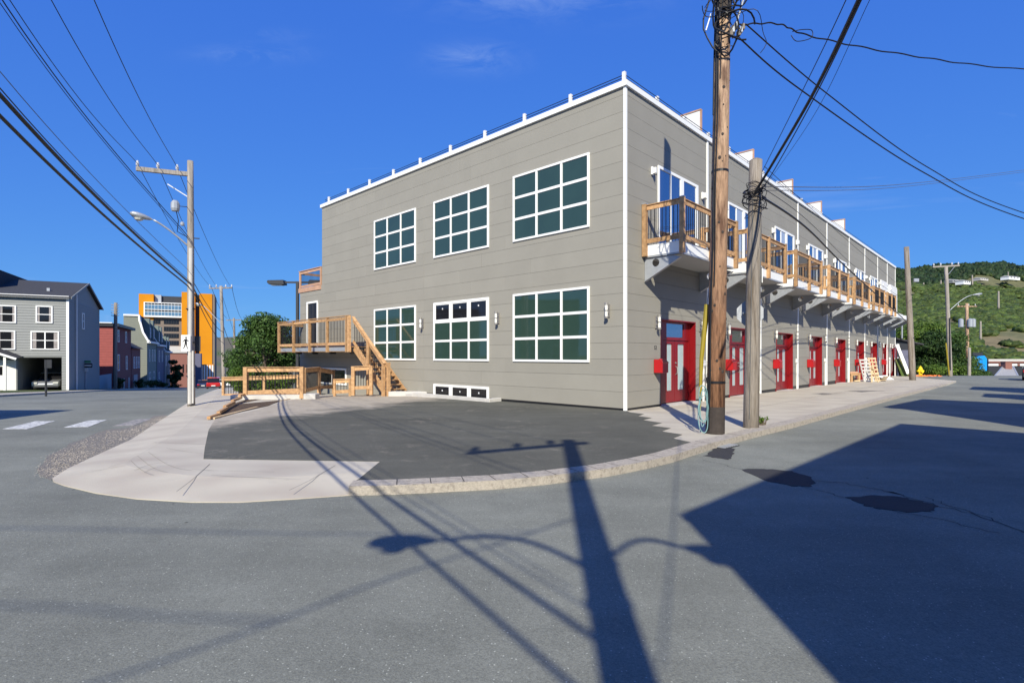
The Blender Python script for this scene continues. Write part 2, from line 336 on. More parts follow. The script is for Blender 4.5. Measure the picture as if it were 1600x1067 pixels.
tag(roadsheet().build('road', M['road'], smooth=True), 'worn grey asphalt road crossing the foreground and running down both streets', 'road', kind='structure')
sdir = Vector((-.47, .883)); ndir = Vector((-.883, -.47))         # the street on the left: its direction, and across it
outer_px = [(290, 632), (262, 650), (240, 664), (205, 687), (150, 712), (105, 733), (82, 748), (84, 753), (100, 759), (150, 771), (215, 780), (300, 785), (375, 785), (460, 780), (545, 774),
            (620, 772), (700, 768), (775, 764), (850, 757), (905, 750), (950, 744), (1005, 733), (1050, 722), (1110, 702), (1180, 683), (1240, 668), (1300, 651), (1400, 623), (1480, 602)]
outer = [W(u, v, -.1) for u, v in outer_px]
P0 = outer[0]
farR = outer[-1]; rdir = Vector((.692, .722))
k_end = farR+rdir*6
edge_l = [P0+sdir*70, P0+sdir*35, P0+sdir*12]+outer[:16]
isl = strip(edge_l, 0, .80)[len(edge_l):][::-1]+outer[16:]+[k_end, k_end+Vector((3, 8)), Vector((60, 75)), Vector((10, 95)), Vector((-20, 100))]
drape('sidewalk', isl, 0, M['concrete'], skirt=.16, label='pale concrete sidewalk wrapping the corner and running along both streets', cat='sidewalk')
def zstrip(name, line, w0, w1, z0, z1, m, label, cat, kind='structure'):
    pl = strip(line, w0, w1); n_ = len(line); A_ = pl[:n_]; B_ = pl[n_:][::-1]
    vs = [(p.x, p.y, G(p.x, p.y)+z0-.1) for p in A_]+[(p.x, p.y, G(p.x, p.y)+z0) for p in A_]+[(p.x, p.y, G(p.x, p.y)+z1) for p in B_]
    fs = []
    for k in range(2):
        for i in range(n_-1): fs.append((k*n_+i, k*n_+i+1, (k+1)*n_+i+1, (k+1)*n_+i))
    return tag(MB().add(vs, fs).build(name, M[m], smooth=False), label, cat, None, kind)
def dense(line, k=6): return [Vector(line[i]).lerp(Vector(line[i+1]), j/k) for i in range(len(line)-1) for j in range(k)]+[Vector(line[-1])]
zstrip('sidewalk_edge', [edge_l[0]]+dense(edge_l[1:], 5), 0, .81, -.090, .0005, 'concrete', 'gently sloping outer edge of the corner sidewalk slab', 'sidewalk edge')
# brushed corner slab in three pours with open joints
c_in = [W(u, v) for u, v in ((318, 717), (594, 721), (550, 758), (545, 770))]
cuts = [((446, 773), (526, 729)), ((262, 777), (330, 725))]
lot_px = [(318, 717), (594, 721), (560, 749), (548, 757)]
kerb_line = outer[14:]                                            # from (545,774) to the right
inner = strip(kerb_line, .0, .30)[len(kerb_line):][::-1]          # back edge of the kerb
kx = lambda i: inner[i]
zig_px = [(1088, 693), (1052, 685), (1066, 679), (1034, 674), (1048, 669), (1018, 665), (1034, 661), (1004, 656), (1018, 653), (996, 650), (1006, 647), (984, 644)]
cut_i = max(i for i in range(len(inner)) if (inner[i].x/inner[i].y)*F+800 < 1085)
fac0 = Vector((3.29, 15.5)); ldir = Vector((-.7215, .6925))
lotpoly = [W(u, v) for u, v in lot_px]+[inner[i] for i in range(0, cut_i+1)]+[W(u, v) for u, v in zig_px]+[fac0+Vector((.04, .04)), fac0+ldir*14, fac0+ldir*14+Vector((-2.5, -2.6))]+[W(u, v) for u, v in ((470, 622), (400, 641), (336, 655), (326, 672), (320, 700))]
drape('parking_area', lotpoly, .006, M['lot'], skirt=.004, step=2., label='fresh black asphalt parking area with pale dust in front of the grey building', cat='parking area')
kp = strip(kerb_line, -.012, .30)
drape('kerb', kp, .016, M['kerb'], skirt=.13, step=2., label='rough broken kerb with exposed aggregate curving around the asphalt parking area', cat='kerb')
slab_edge = [W(u, v, -.1) for u, v in outer_px[4:14]]+[W(544, 773, -.1)]
sl = [W(u, v) for u, v in ((318, 717), (594, 721), (552, 757))]
# joints cut in the corner slab and walk, as narrow recessed-looking dark strips of sealant
def joint(px, wd=.009, m='gravel', dz=.0035, name='joint'):
    pts = [W(u, v) for u, v in px]
    return drape(name, strip(pts, -wd/2, wd/2), dz, M[m], skirt=0, step=50, label=None, kind=None, parent=JO)
JO = thing('pavement_joint', (0, 0, 0), 0, 'thin dark joints scored across the pale corner sidewalk slab', 'pavement joint'); JO['kind'] = 'structure'
for px in [((452, 766), (485, 750), (524, 727)), ((276, 768), (300, 750), (328, 725)), ((240, 691), (320, 694)), ((268, 653), (330, 655))]: joint(px)
rb = [fac0+rdir*t for t in (5, 10, 15, 20, 26, 32)]
for i, b_ in enumerate(rb):
    a_ = b_+Vector((.722, -.692))*.15; c_ = b_+Vector((.722, -.692))*4.4
    drape('joint', strip([a_, c_], -.007, .007), .005, M['gravel'], skirt=0, step=50, kind=None, parent=JO)
ll = [fac0+Vector((.722, -.692))*2.35+rdir*t for t in (1.5, 44)]
drape('joint', strip(ll, -.006, .006), .005, M['tar'], skirt=0, step=3, kind=None, parent=JO)
for i in range(3, len(dense(kerb_line, 3))-1, 2):
    dk_ = dense(kerb_line, 3); a_, b_ = dk_[i], dk_[i+1]
    if a_.y > 16: break
    t_ = (b_-a_).normalized(); n_ = Vector((-t_.y, t_.x)); drape('joint', strip([a_-n_*.005, a_+n_*.29], -.006, .006), .0185, M['patch'], skirt=0, step=50, kind=None, parent=JO)
# crossing stripes
cw = [((4, 670.4), (42, 670.4), (86, 658), (56, 658)), ((99, 668), (138, 667), (167, 656), (138, 657))]
for i, q in enumerate(cw):
    tag(drape('crosswalk_stripe', [W(u, v, -.1) for u, v in q], -.094, M['paint'], skirt=.003, step=40), ['white crosswalk stripe farther from the sidewalk, cut by the left edge', 'white crosswalk stripe between the other two, fresh paint'][i], 'crosswalk stripe', 'crosswalk stripes', 'structure')
tag(drape('crosswalk_stripe', [W(u, v, -.1) for u, v in ((176, 666), (208, 665), (238, 654), (214, 655))], -.094, M['wornpaint'], skirt=.003, step=40), 'faded worn crosswalk stripe next to the sidewalk edge', 'crosswalk stripe', 'crosswalk stripes', 'structure')
# broken gravelly road edge
gp = [W(u, v, -.1) for u, v in ((61, 741), (58, 733), (70, 722), (74, 713), (88, 706), (104, 699), (108, 693), (128, 687), (146, 678), (168, 671), (195, 669), (222, 662), (240, 650), (258, 648), (262, 651), (240, 664), (205, 688), (150, 713), (105, 734), (80, 750), (70, 746))]
drape('gravel_edge', gp, -.095, M['gravel'], skirt=.004, step=30, label='gravelly crumbling strip where the asphalt broke away beside the sidewalk', cat='gravel')
pb = MB()
GA = [W(u, v, -.1) for u, v in ((66, 738), (78, 713), (104, 701), (128, 689), (168, 673), (195, 671), (222, 664), (240, 654), (258, 650))]; GB = [W(u, v, -.1) for u, v in ((84, 746), (107, 732), (130, 721), (152, 711), (180, 699), (207, 686), (224, 674), (242, 663), (260, 652))]
for i in range(3200):
    k = rnd.random()*7.99; j = int(k); a = GA[j].lerp(GA[j+1], k-j); b = GB[j].lerp(GB[j+1], k-j)
    q = a.lerp(b, rnd.random()**.8)+Vector((rnd.uniform(-.12, .12), rnd.uniform(-.12, .12))); r = rnd.uniform(.004, .013)
    pb.add([(q.x+r, q.y, -.09), (q.x, q.y+r, -.09), (q.x-r, q.y, -.09), (q.x, q.y-r, -.09), (q.x+r*.1, q.y, -.09+r)], [(0, 1, 4), (1, 2, 4), (2, 3, 4), (3, 0, 4)])
M['stone'] = mat('loose_stone', (.30, .27, .24), .9, .4, 3)
tag(pb.build('loose_gravel', M['stone']), 'loose grey stones scattered along the broken road edge', 'gravel', kind='stuff')
# asphalt patches and cracks
def blob(px, n=5, jit=.035, dz=-.1):
    pts = [W(u, v, dz) for u, v in px]; out = []
    for i, p in enumerate(pts):
        q = pts[(i+1) % len(pts)]
        for k in range(n): out.append(p.lerp(q, k/n)+Vector((rnd.uniform(-jit, jit), rnd.uniform(-jit, jit))))
    return out
for px, lb in [(((1158, 733), (1200, 733), (1235, 736), (1262, 743), (1275, 755), (1262, 760), (1235, 759), (1200, 752)), 'dark oval asphalt patch half in sun beside the kerb corner'),
               (((1322, 777), (1360, 774), (1400, 776), (1440, 783), (1466, 792), (1455, 798), (1420, 800), (1370, 795), (1340, 786)), 'dark oval asphalt patch lying fully in the building shadow'),
               (((1100, 712), (1112, 702), (1135, 697), (1148, 702), (1144, 713), (1136, 718), (1118, 715)), 'small black asphalt patch beside the storm drain')]:
    drape('road_patch', blob(px), -.095, M['patch'], skirt=.003, step=30, label=lb, cat='road patch')
def crack(px, wd, lb):
    pts = []
    P_ = [W(u, v, -.1) for u, v in px]
    for i in range(len(P_)-1):
        for k in range(6): pts.append(P_[i].lerp(P_[i+1], k/6)+Vector((rnd.uniform(-.05, .05), rnd.uniform(-.05, .05))))
    pts.append(P_[-1])
    drape('road_crack', strip(pts, -wd*.28, wd*.28), -.096, M['patch'], skirt=0, step=50, label=lb, cat='road crack')
crack([(1225, 738), (1270, 750), (1330, 757), (1390, 768), (1450, 786), (1530, 806), (1600, 832)], .025, 'long thin crack running past the two dark road patches')
crack([(1270, 765), (1330, 780), (1400, 798), (1470, 812), (1560, 832)], .018, 'thin crack nearer than the other one in the shaded road')
crack([(1095, 718), (1140, 728), (1200, 744), (1270, 765)], .014, 'hairline crack from the kerb into the building shadow')
crack([(1440, 776), (1500, 794), (1560, 815)], .02, 'short crack beyond the second dark road patch')
SC = thing('slab_scratch', (0, 0, 0), 0, 'thin curved scratches brushed into the pale corner slab', 'scratch'); SC['kind'] = 'structure'
for u0, v0, u1, v1, bow in ((205, 720, 240, 742, 4), (215, 712, 262, 738, 5), (232, 706, 300, 735, 7), (182, 724, 215, 752, 3), (225, 738, 268, 727, -3), (210, 735, 262, 722, -3), (330, 742, 470, 748, 1), (300, 733, 430, 737, 1), (360, 755, 500, 757, 1), (150, 735, 190, 760, 3), (260, 700, 316, 708, 1), (170, 730, 200, 722, -1)):
    pp = [W(u0+(u1-u0)*k/8, v0+(v1-v0)*k/8+bow*math.sin(math.pi*k/8)) for k in range(9)]
    if v1 < 752: drape('scratch', strip(pp, -.0025, .0025), .003, M['gravel'], skirt=0, step=60, kind=None, parent=SC)
dr = thing('storm_drain', g3(W(1131, 697, -.1), -.09), .72, 'black iron storm drain grate set against the kerb', 'storm drain')
box(-.28, .28, -.17, .17, -.05, .0).build('pit', M['black'], dr)
for i in range(6): box(-.25+i*.09, -.21+i*.09, -.15, .15, .0, .016).build('grate_bar', M['galv'], dr)
box(-.29, .29, .15, .19, 0, .018).build('rim', M['darkgrey'], dr)
for (u, v, lb) in ((1290, 614, 'nearer ragged dark stain on the sidewalk by the red doors'), (1350, 610, 'farther thin dark stain on the sidewalk')):
    drape('stain', blob(((u-24, v+1), (u-6, v), (u+20, v+.7), (u+34, v+.8), (u+5, v+1.6), (u-6, v+2.6), (u-12, v+1.6)), 3, .07, 0), .006, M['gravel'], skirt=0, step=30, label=lb, cat='stain')
# left side of the left street
kl0 = P0+ndir*8.5
KL = lambda t, o=0.: kl0+sdir*t+ndir*o
lk = [KL(90), KL(40), KL(20), KL(9), KL(5.5, .6), KL(3, 2.4), KL(1.6, 6), KL(1., 40)]
drape('sidewalk', lk+[KL(90, 40)], -.0, M['concrete'], skirt=.14, step=4, label='concrete sidewalk with kerb on the far side of the left street', cat='sidewalk')
M['grass'] = mat('lawn_grass', (.07, .11, .025), .95, .4, 6, 1, 30, col2=(.14, .13, .05))
drape('lawn', [KL(90, 1.5), KL(25, 1.5), KL(11, 2.2), KL(6, 5), KL(6, 40), KL(90, 40)], .03, M['grass'], skirt=.04, step=4, label='strip of rough grass in front of the houses across the street', cat='lawn')
# asphalt behind the ramps
drape('back_yard', [P0+sdir*9+Vector((2.2, 0)), P0+sdir*70+Vector((2.5, 0)), Vector((0, 95)), Vector((-4, 40)), Vector((-8, 27.5))], .03, M['back_lot'], skirt=.03, step=3, label='asphalt yard behind the wooden ramp fences', cat='yard')

# ------------------------------------------------------------------ the grey building (local: +x along the red door front, +y along the window front, corner at 0,0)
BR = math.atan2(.722, .692)
B = thing('apartment_building', (3.29, 15.5, 0), BR, 'long two storey grey panelled building with red doors and a row of balconies', 'building')
def BL(x, y, z=0.):
    return Vector((3.29+.692*x-.722*y, 15.5+.722*x+.692*y, z))
ROOF = 9.55; FZ = 9.39; LEN = 44.9
bays = [0, 5.5, 10.95, 16.3, 21.86, 27.4, 32.2, 36.9, 41.0, 44.9]
# window openings on the window front: y0,y1,z0,z1
wcols = [(1.24, 4.47), (5.69, 8.92), (10.14, 13.36)]
wins = [(a, b, 5.52, 7.80) for a, b in wcols]+[(a, b, 1.38, 3.71) for a, b in wcols]
base_win = (5.69, 8.92, -.10, .44)
def cells(a0, a1, z0, z1, holes):
    """rectangle minus holes, as a mesh in (a, z) with thickness"""
    xs = sorted({a0, a1}|{h for H in holes for h in H[:2] if a0 < h < a1}); zs = sorted({z0, z1}|{h for H in holes for h in H[2:4] if z0 < h < z1})
    fill = {}
    for i in range(len(xs)-1):
        for j in range(len(zs)-1):
            cx, cz = (xs[i]+xs[i+1])/2, (zs[j]+zs[j+1])/2
            fill[i, j] = not any(H[0] < cx < H[1] and H[2] < cz < H[3] for H in holes)
    return xs, zs, fill
def panel(face, a0, a1, z0, z1, holes, parent=B, name='panel', m='panel', off=.0, th=.018):
    xs, zs, full = cells(a0, a1, z0, z1, holes); todo = {k for k, f in full.items() if f}
    while todo:      # every connected piece is a panel of its own
        st = [todo.pop()]; comp = set(st)
        while st:
            i, j = st.pop()
            for q in ((i-1, j), (i+1, j), (i, j-1), (i, j+1)):
                if q in todo: todo.discard(q); comp.add(q); st.append(q)
        panel1(face, xs, zs, {k: k in comp for k in full}, parent, name, m, off, th)
def panel1(face, xs, zs, fill, parent, name, m, off, th):
    def pt(a, z, d): return (-d, a, z) if face == 'L' else ((a, -d, z) if face == 'R' else None)
    mb = MB(); o, i_ = off+th, off
    for (i, j), f in fill.items():
        if not f: continue
        A, B_, Z0, Z1 = xs[i], xs[i+1], zs[j], zs[j+1]
        mb.add([pt(A, Z0, o), pt(B_, Z0, o), pt(B_, Z1, o), pt(A, Z1, o)], [(0, 1, 2, 3)] if face == 'R' else [(3, 2, 1, 0)])
        for nb, (p, q) in {(i-1, j): ((A, Z0), (A, Z1)), (i+1, j): ((B_, Z0), (B_, Z1)), (i, j-1): ((A, Z0), (B_, Z0)), (i, j+1): ((A, Z1), (B_, Z1))}.items():
            if not fill.get(nb, False): mb.add([pt(*p, o), pt(*q, o), pt(*q, i_), pt(*p, i_)], [(0, 1, 2, 3)])
    return mb.build(name, M[m], parent)
GAP = .0065
zrow = lambda k: 9.17-.48*k
prng = random.Random(3)
# core
core = MB()
bdz = [G(*BL(b+3, 0).xy) for b in bays[:-1]]
door_open = [(b+2.05, b+4.55, -.6, 2.76+z_) for b, z_ in zip(bays[:-1], bdz)]
box(.02, LEN-.02, .32, 18.48, -.6, 9.3).build('wall', M['backing'], B)
box(-.0, .3, .06, 18.48, -1.2, 9.3).build('wall', M['backing'], B)
box(0.02, 6, 18.5, 21.08, -1.6, 5.1).build('wall', M['backing'], B)
# sheathing just behind the street panels, with the door recesses left open
sh = MB(); xs, zs, fill = cells(.05, LEN-.02, -.6, 9.3, door_open)
for (i, j), f in fill.items():
    if f: sh.box(xs[i], xs[i+1], .012, .05, zs[j], zs[j+1])
sh.build('wall', M['backing'], B)
# panels: window front
for k in range(-1, 23):
    z1 = zrow(k) if k >= 0 else FZ; z0 = zrow(k+1) if k >= 0 else zrow(0)
    if k == -1: z1, z0 = FZ-.01, 9.17
    z1 -= GAP/2; z0 += GAP/2
    y_end = 18.47 if z0 > 5.1 else 21.08
    brk = [.06, 9.6, y_end]
    if k >= 18: z0 = max(z0, .04)
    start = (k % 3)*1.22
    for s_ in (3.66+start, 7.32-start*.5, 13.3+start*.6, 17.0+start*.5):
        if s_ < y_end-.8 and all(abs(s_-q) > .8 for q in brk): brk.append(s_)
    brk = sorted(brk)
    for a, b in zip(brk[:-1], brk[1:]):
        g = .008 if 9.6 in (a, b) else .003
        if z0 < .05:
            if b < 13 and k > 18: continue
            if b >= 13: zz0 = zrow(k+1)+GAP/2
            else: zz0 = .05
        else: zz0 = z0
        if k > 18 and a < 9.6: continue
        holes = [w_ for w_ in wins]+[base_win]+[(18.98, 20.1, 2.0, 4.42)]+[(15.9, 18.8, .1, .95)]
        panel('L', a+g/2, b-g/2, zz0, z1, holes, off=prng.uniform(0, .0012))
# panels: door front
pd_holes = [(b+1.86, b+4.7, 4.9, 7.58) for b in bays[:-1]]
for k in range(-1, 19):
    z1 = zrow(k) if k >= 0 else FZ-.01; z0 = zrow(k+1) if k >= 0 else zrow(0)
    z1 -= GAP/2; z0 += GAP/2
    for bi in range(9):
        a, b = bays[bi]+.06, bays[bi+1]-.06
        if bi == 0: a = .05
        panel('R', a, b, z0-(.0 if k < 18 else .0), z1, door_open+pd_holes, off=prng.uniform(0, .0012))
# shaded gap below the lowest panels, painted as a black strip
box(-.004, .02, .05, 13.3, -.05, .04).build('base_gap_strip', M['black'], B)
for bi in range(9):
    for a, b in ((bays[bi]+.05, bays[bi]+2.04), (bays[bi]+4.56, bays[bi+1]-.05)): box(a, b, -.004, .01, -.45, .035).build('base_gap_strip', M['black'], B)
# trims
box(-.038, .045, -.038, .045, -.02, FZ).build('corner_trim', M['white'], B)
for b in bays[1:]:
    box(b-.055, b+.055, -.05, .012, .02-.3, FZ).build('bay_trim', M['white'], B)
MB().box(-.09, .0, -.09, 18.55, FZ, ROOF).box(.0, .16, .07, 18.55, FZ, ROOF-.004).build('roof_fascia', M['white'], B)
MB().box(.0, LEN+.05, -.09, .07, FZ, ROOF-.002).build('roof_fascia', M['white'], B)
box(.16, LEN, .07, 18.5, FZ-.05, ROOF-.12).build('roof', M['backing'], B)
box(.0, 6.1, 18.48, 21.15, 5.0, 5.1).build('roof', M['soffit'], B)
# thin joint trim at the long vertical seam
box(-.024, -.002, 9.592, 9.608, 4.6, FZ).build('seam_trim', M['panel'], B)
# roof guard: posts and cables
def roof_post():
    return MB().box(-.045, .045, -.045, .045, 0, .28)
rp = roof_post().mesh('roof_post', M['whitewood'])
def inst(me, name, parent, loc, rz=0.):
    o = bpy.data.objects.new(name, me); C.objects.link(o); o.parent = parent; o.location = loc; o.rotation_euler = (0, 0, rz); return o
for i in range(10): inst(rp, 'roof_post', B, (-.0, .02+1.97*i+(.0 if i else .02), ROOF))
for i in range(1, 12): inst(rp, 'roof_post', B, (1.9*i, .02, ROOF-.06))
for z in (.05, .13, .21): MB().tube([(.02, 0, ROOF+z), (.02, 18.2, ROOF+z)], .012, 5).build('guard_cable', M['black'], B)
for z in (.06, .15): MB().tube([(0, -.03, ROOF+z), (40, -.03, ROOF+z)], .011, 5).build('guard_cable', M['black'], B)
# roof partitions
for t in (5.17, 10.35, 15.75, 21.05, 26.6):
    pw = box(t-.05, t+.05, .0+.08, 1.9, ROOF-.1, 10.42).build('roof_partition', M['whitewood'], B)
    box(t-.07, t+.07, .04, 1.95, 10.42, 10.47).build('cap', M['woodpink'], pw)
    box(t-.055, t+.055, .04, .08, ROOF, 10.42).build('end_board', M['woodpink'], pw)

# windows of the window front
def grid_window(y0, y1, z0, z1, nx, nz, pane_m='glassgreen', top_clear=False, fw=.075, mw=.085, name='window'):
    fr = MB(); X0, X1 = -.065, -.0
    fr.box(X0, X1, y0, y1, z1-fw, z1); fr.box(X0, X1, y0, y1, z0, z0+fw)
    fr.box(X0, X1, y0, y0+fw, z0+fw, z1-fw); fr.box(X0, X1, y1-fw, y1, z0+fw, z1-fw)
    wd = (y1-y0-2*fw-(nx-1)*mw)/nx; ht = (z1-z0-2*fw-(nz-1)*mw)/nz
    root = fr.build(name, M['white'], B)
    bevel(root, .006)
    for i in range(1, nx):
        y = y0+fw+i*wd+(i-1)*mw; box(X0+.008, X1, y, y+mw, z0+fw, z1-fw).build('mullion', M['white'], root)
    for j in range(1, nz):
        z = z0+fw+j*ht+(j-1)*mw
        box(X0+.012, X1-.003, y0+fw, y1-fw, z, z+mw).build('transom_bar', M['white'], root)
    for i in range(nx):
        for j in range(nz):
            ya = y0+fw+i*(wd+mw); za = z0+fw+j*(ht+mw); clear = top_clear and j == nz-1
            if clear:
                s_ = MB(); q = .06
                s_.box(-.05, -.01, ya, ya+wd, za+ht-q*.6, za+ht).box(-.05, -.01, ya, ya+wd, za, za+q).box(-.05, -.01, ya, ya+q, za+q, za+ht-q*.6).box(-.05, -.01, ya+wd-q, ya+wd, za+q, za+ht-q*.6)
                s_.build('sash', M['white'], root)
                box(-.030, -.012, ya+q, ya+wd-q, za+q, za+ht-q*.6).build('pane', M['glassdark'], root)
                box(-.033, -.031, ya+wd*.5-.03, ya+wd*.5+.03, za+ht-.22, za+ht-.16).build('sticker', M['sticker'], root)
            else:
                o = box(-.034, -.012, ya, ya+wd, za, za+ht).build('pane', M[pane_m], root)
                o.rotation_euler = (0, 0, 0)
    return root
for i, (a, b, z0, z1) in enumerate(wins): grid_window(a, b, z0, z1, 3, 3, top_clear=(i == 4))
grid_window(base_win[0], base_win[1], base_win[2], base_win[3], 3, 1, top_clear=True, fw=.05)
grid_window(15.9, 18.8, .1, .95, 2, 1, fw=.09, pane_m='glassdark')
# the raised pale concrete edge below the low window
well = MB().box(-.62, -.02, 9.55, 10.7, -.2, .03).box(-.62, -.46, 5.25, 9.55, -.2, .085).box(-.62, -.02, 5.05, 5.25, -.2, .085).box(-.46, -.02, 5.25, 9.55, -.3, -.12)
bevel(well.build('window_well', M['block'], B), .012)
# doorway beside the deck
dwy = MB().box(-.06, .0, 18.9, 19.0, 2.0, 4.5).box(-.06, .0, 20.1, 20.2, 2.0, 4.5).box(-.061, .0, 18.9, 20.2, 4.42, 4.52)
dr_ = dwy.build('side_door', M['white'], B); box(-.01, -.002, 19.0, 20.1, 2.0, 4.42).build('opening', M['black'], dr_); box(-.02, -.011, 19.45, 19.55, 2.0, 4.4).build('door_edge', M['darkgrey'], dr_)
# railing on the lower wing's roof terrace
tr = MB()
Tz = 5.1
trp = box(-.06, .05, 18.56, 21.2, Tz, Tz+.24).build('terrace_railing', M['woodpink'], B)
for y in (21.12, 18.64): box(-.03, .07, y-.05, y+.05, Tz+.24, Tz+1.18).build('post', M['woodpink'], trp)
box(-.04, .08, 18.6, 21.22, Tz+1.18, Tz+1.22).build('rail', M['woodpink'], trp); box(.0, .04, 18.7, 21.06, Tz+1.04, Tz+1.17).build('rail', M['woodpink'], trp); box(.0, .04, 18.7, 21.06, Tz+.28, Tz+.40).build('rail', M['woodpink'], trp)
for i in range(17): box(.01, .028, 18.8+i*.135, 18.818+i*.135, Tz+.40, Tz+1.04).build('baluster', M['black'], trp)
box(.07, 4, 21.10, 21.14, Tz+1.04, Tz+1.17).build('rail', M['woodpink'], trp)

# the red doors
def make_door():
    root = bpy.data.objects.new('red_door', None); C.objects.link(root); root.parent = B; root.location = (0, 0, 0)
    rv = MB(); x0, x1 = 2.05, 4.55; d = .22; z1 = 2.76
    rv.box(x0, x0+.035, -.03, d, -.02, z1).box(x1-.035, x1, -.03, d, -.02, z1).box(x0+.035, x1-.035, -.03, d, z1-.035, z1)
    rv.build('reveal', M['red'], root)
    fr = MB().box(x0+.035, x0+.13, d-.06, d+.02, 0, z1-.035).box(x1-.13, x1-.035, d-.06, d+.02, 0, z1-.035).box(x0+.13, x1-.13, d-.06, d+.02, 2.10, 2.20).box(x0+.13, x1-.13, d-.06, d+.02, z1-.1, z1-.035)
    fr.box(x0+.13, x0+.75, d-.05, d+.02, 2.2, z1-.1); fr.box(x0+2.0, x1-.13, d-.05, d+.02, 2.2, z1-.1); fr.build('frame', M['red'], root)
    box(x0+.75, x0+2.0, d-.02, d+.015, 2.20, z1-.1).build('transom_window', M['skyglass'], root)
    # leaf with frosted strip and a glazed side panel
    def leaf(a, b, ga, gb, nm):
        q = MB().box(a, ga, d-.03, d+.02, .03, 2.09).box(gb, b, d-.03, d+.02, .03, 2.09).box(ga, gb, d-.03, d+.02, .03, .42).box(ga, gb, d-.03, d+.02, 1.98, 2.09)
        o = q.build(nm, M['red'], root); box(ga, gb, d-.012, d+.012, .42, 1.98).build('frosted_pane', M['frost'], o)
        MB().box(ga-.02, ga, d-.042, d-.03, .40, 2.0).box(gb, gb+.02, d-.042, d-.03, .40, 2.0).box(ga, gb, d-.042, d-.03, .40, .42).box(ga, gb, d-.042, d-.03, 1.98, 2.0).build('glazing_bead', M['red'], o); return o
    box(x0+.13, x0+.56, d-.04, d+.02, .02, 2.10).build('side_panel', M['red'], root)
    leaf(x0+.57, x0+1.34, x0+.79, x0+1.15, 'door_leaf')
    lf = leaf(x0+1.36, x1-.13, x0+1.56, x0+2.03, 'door_leaf')
    MB().tube([(x0+1.42, d-.03, 1.22), (x0+1.42, d-.09, 1.20), (x0+1.42, d-.10, 1.10), (x0+1.42, d-.09, .98), (x0+1.42, d-.03, .95)], .014, 6).build('handle', M['chrome'], lf)
    MB().tube([(x0+1.42, d-.03, 1.34), (x0+1.42, d-.055, 1.34)], .035, 10).build('lock', M['chrome'], lf)
    MB().box(x0-.02, x1+.02, -.20, d+.02, -.5, -.0).build('threshold', M['block'], root)
    box(x0+.05, x1-.05, d+.02, d+.05, -.1, z1).build('backing_board', M['backing'], root)
    return root
d0 = make_door()
for bi in range(1, 9):
    o = copy_tree(d0, B); o.location = (bays[bi], 0, bdz[bi])
# the patio doors
def make_patio():
    root = bpy.data.objects.new('patio_door', None); C.objects.link(root); root.parent = B
    x0, x1, z0, z1 = 1.86, 4.7, 4.9, 7.58
    MB().box(x0, x1, -.06, .0, z1-.09, z1).box(x0, x1, -.06, .0, z0, z0+.07).box(x0, x0+.07, -.06, .0, z0+.07, z1-.09).box(x1-.16, x1, -.06, .0, z0+.07, z1-.09).box(x0+1.5, x0+1.72, -.062, .0, z0+.07, z1-.09).build('frame', M['white'], root)
    box(x0+.80, x0+.86, -.05, -.01, z0+.07, z1-.09).build('sash', M['white'], root)
    box(x0+.07, x0+.80, -.03, -.01, z0+.07, z1-.09).build('pane', M['skyglass'], root)
    box(x0+.86, x0+1.5, -.035, -.01, z0+.07, z1-.09).build('pane', M['skyglass'], root)
    box(x0+1.72, x1-.16, -.033, -.01, z0+.07, z1-.09).build('pane', M['skyglass'], root)
    box(x0+.06, x1-.15, -.02, -.005, z0, z1-.05).build('backing_board', M['backing'], root)
    return root
p0 = make_patio()
def make_patio2(root):
    for ch in list(root.children):
        if ch.name.startswith('pane') and ch.location.x == 0: pass
for bi in range(1, 9):
    o = copy_tree(p0, B); o.location = (bays[bi], 0, 0)
    for ch in o.children:
        if ch.name.startswith('pane') and ch.data == [c for c in p0.children if c.name.startswith('pane')][1].data: ch.data = ch.data.copy(); ch.data.materials[0] = M['blind']
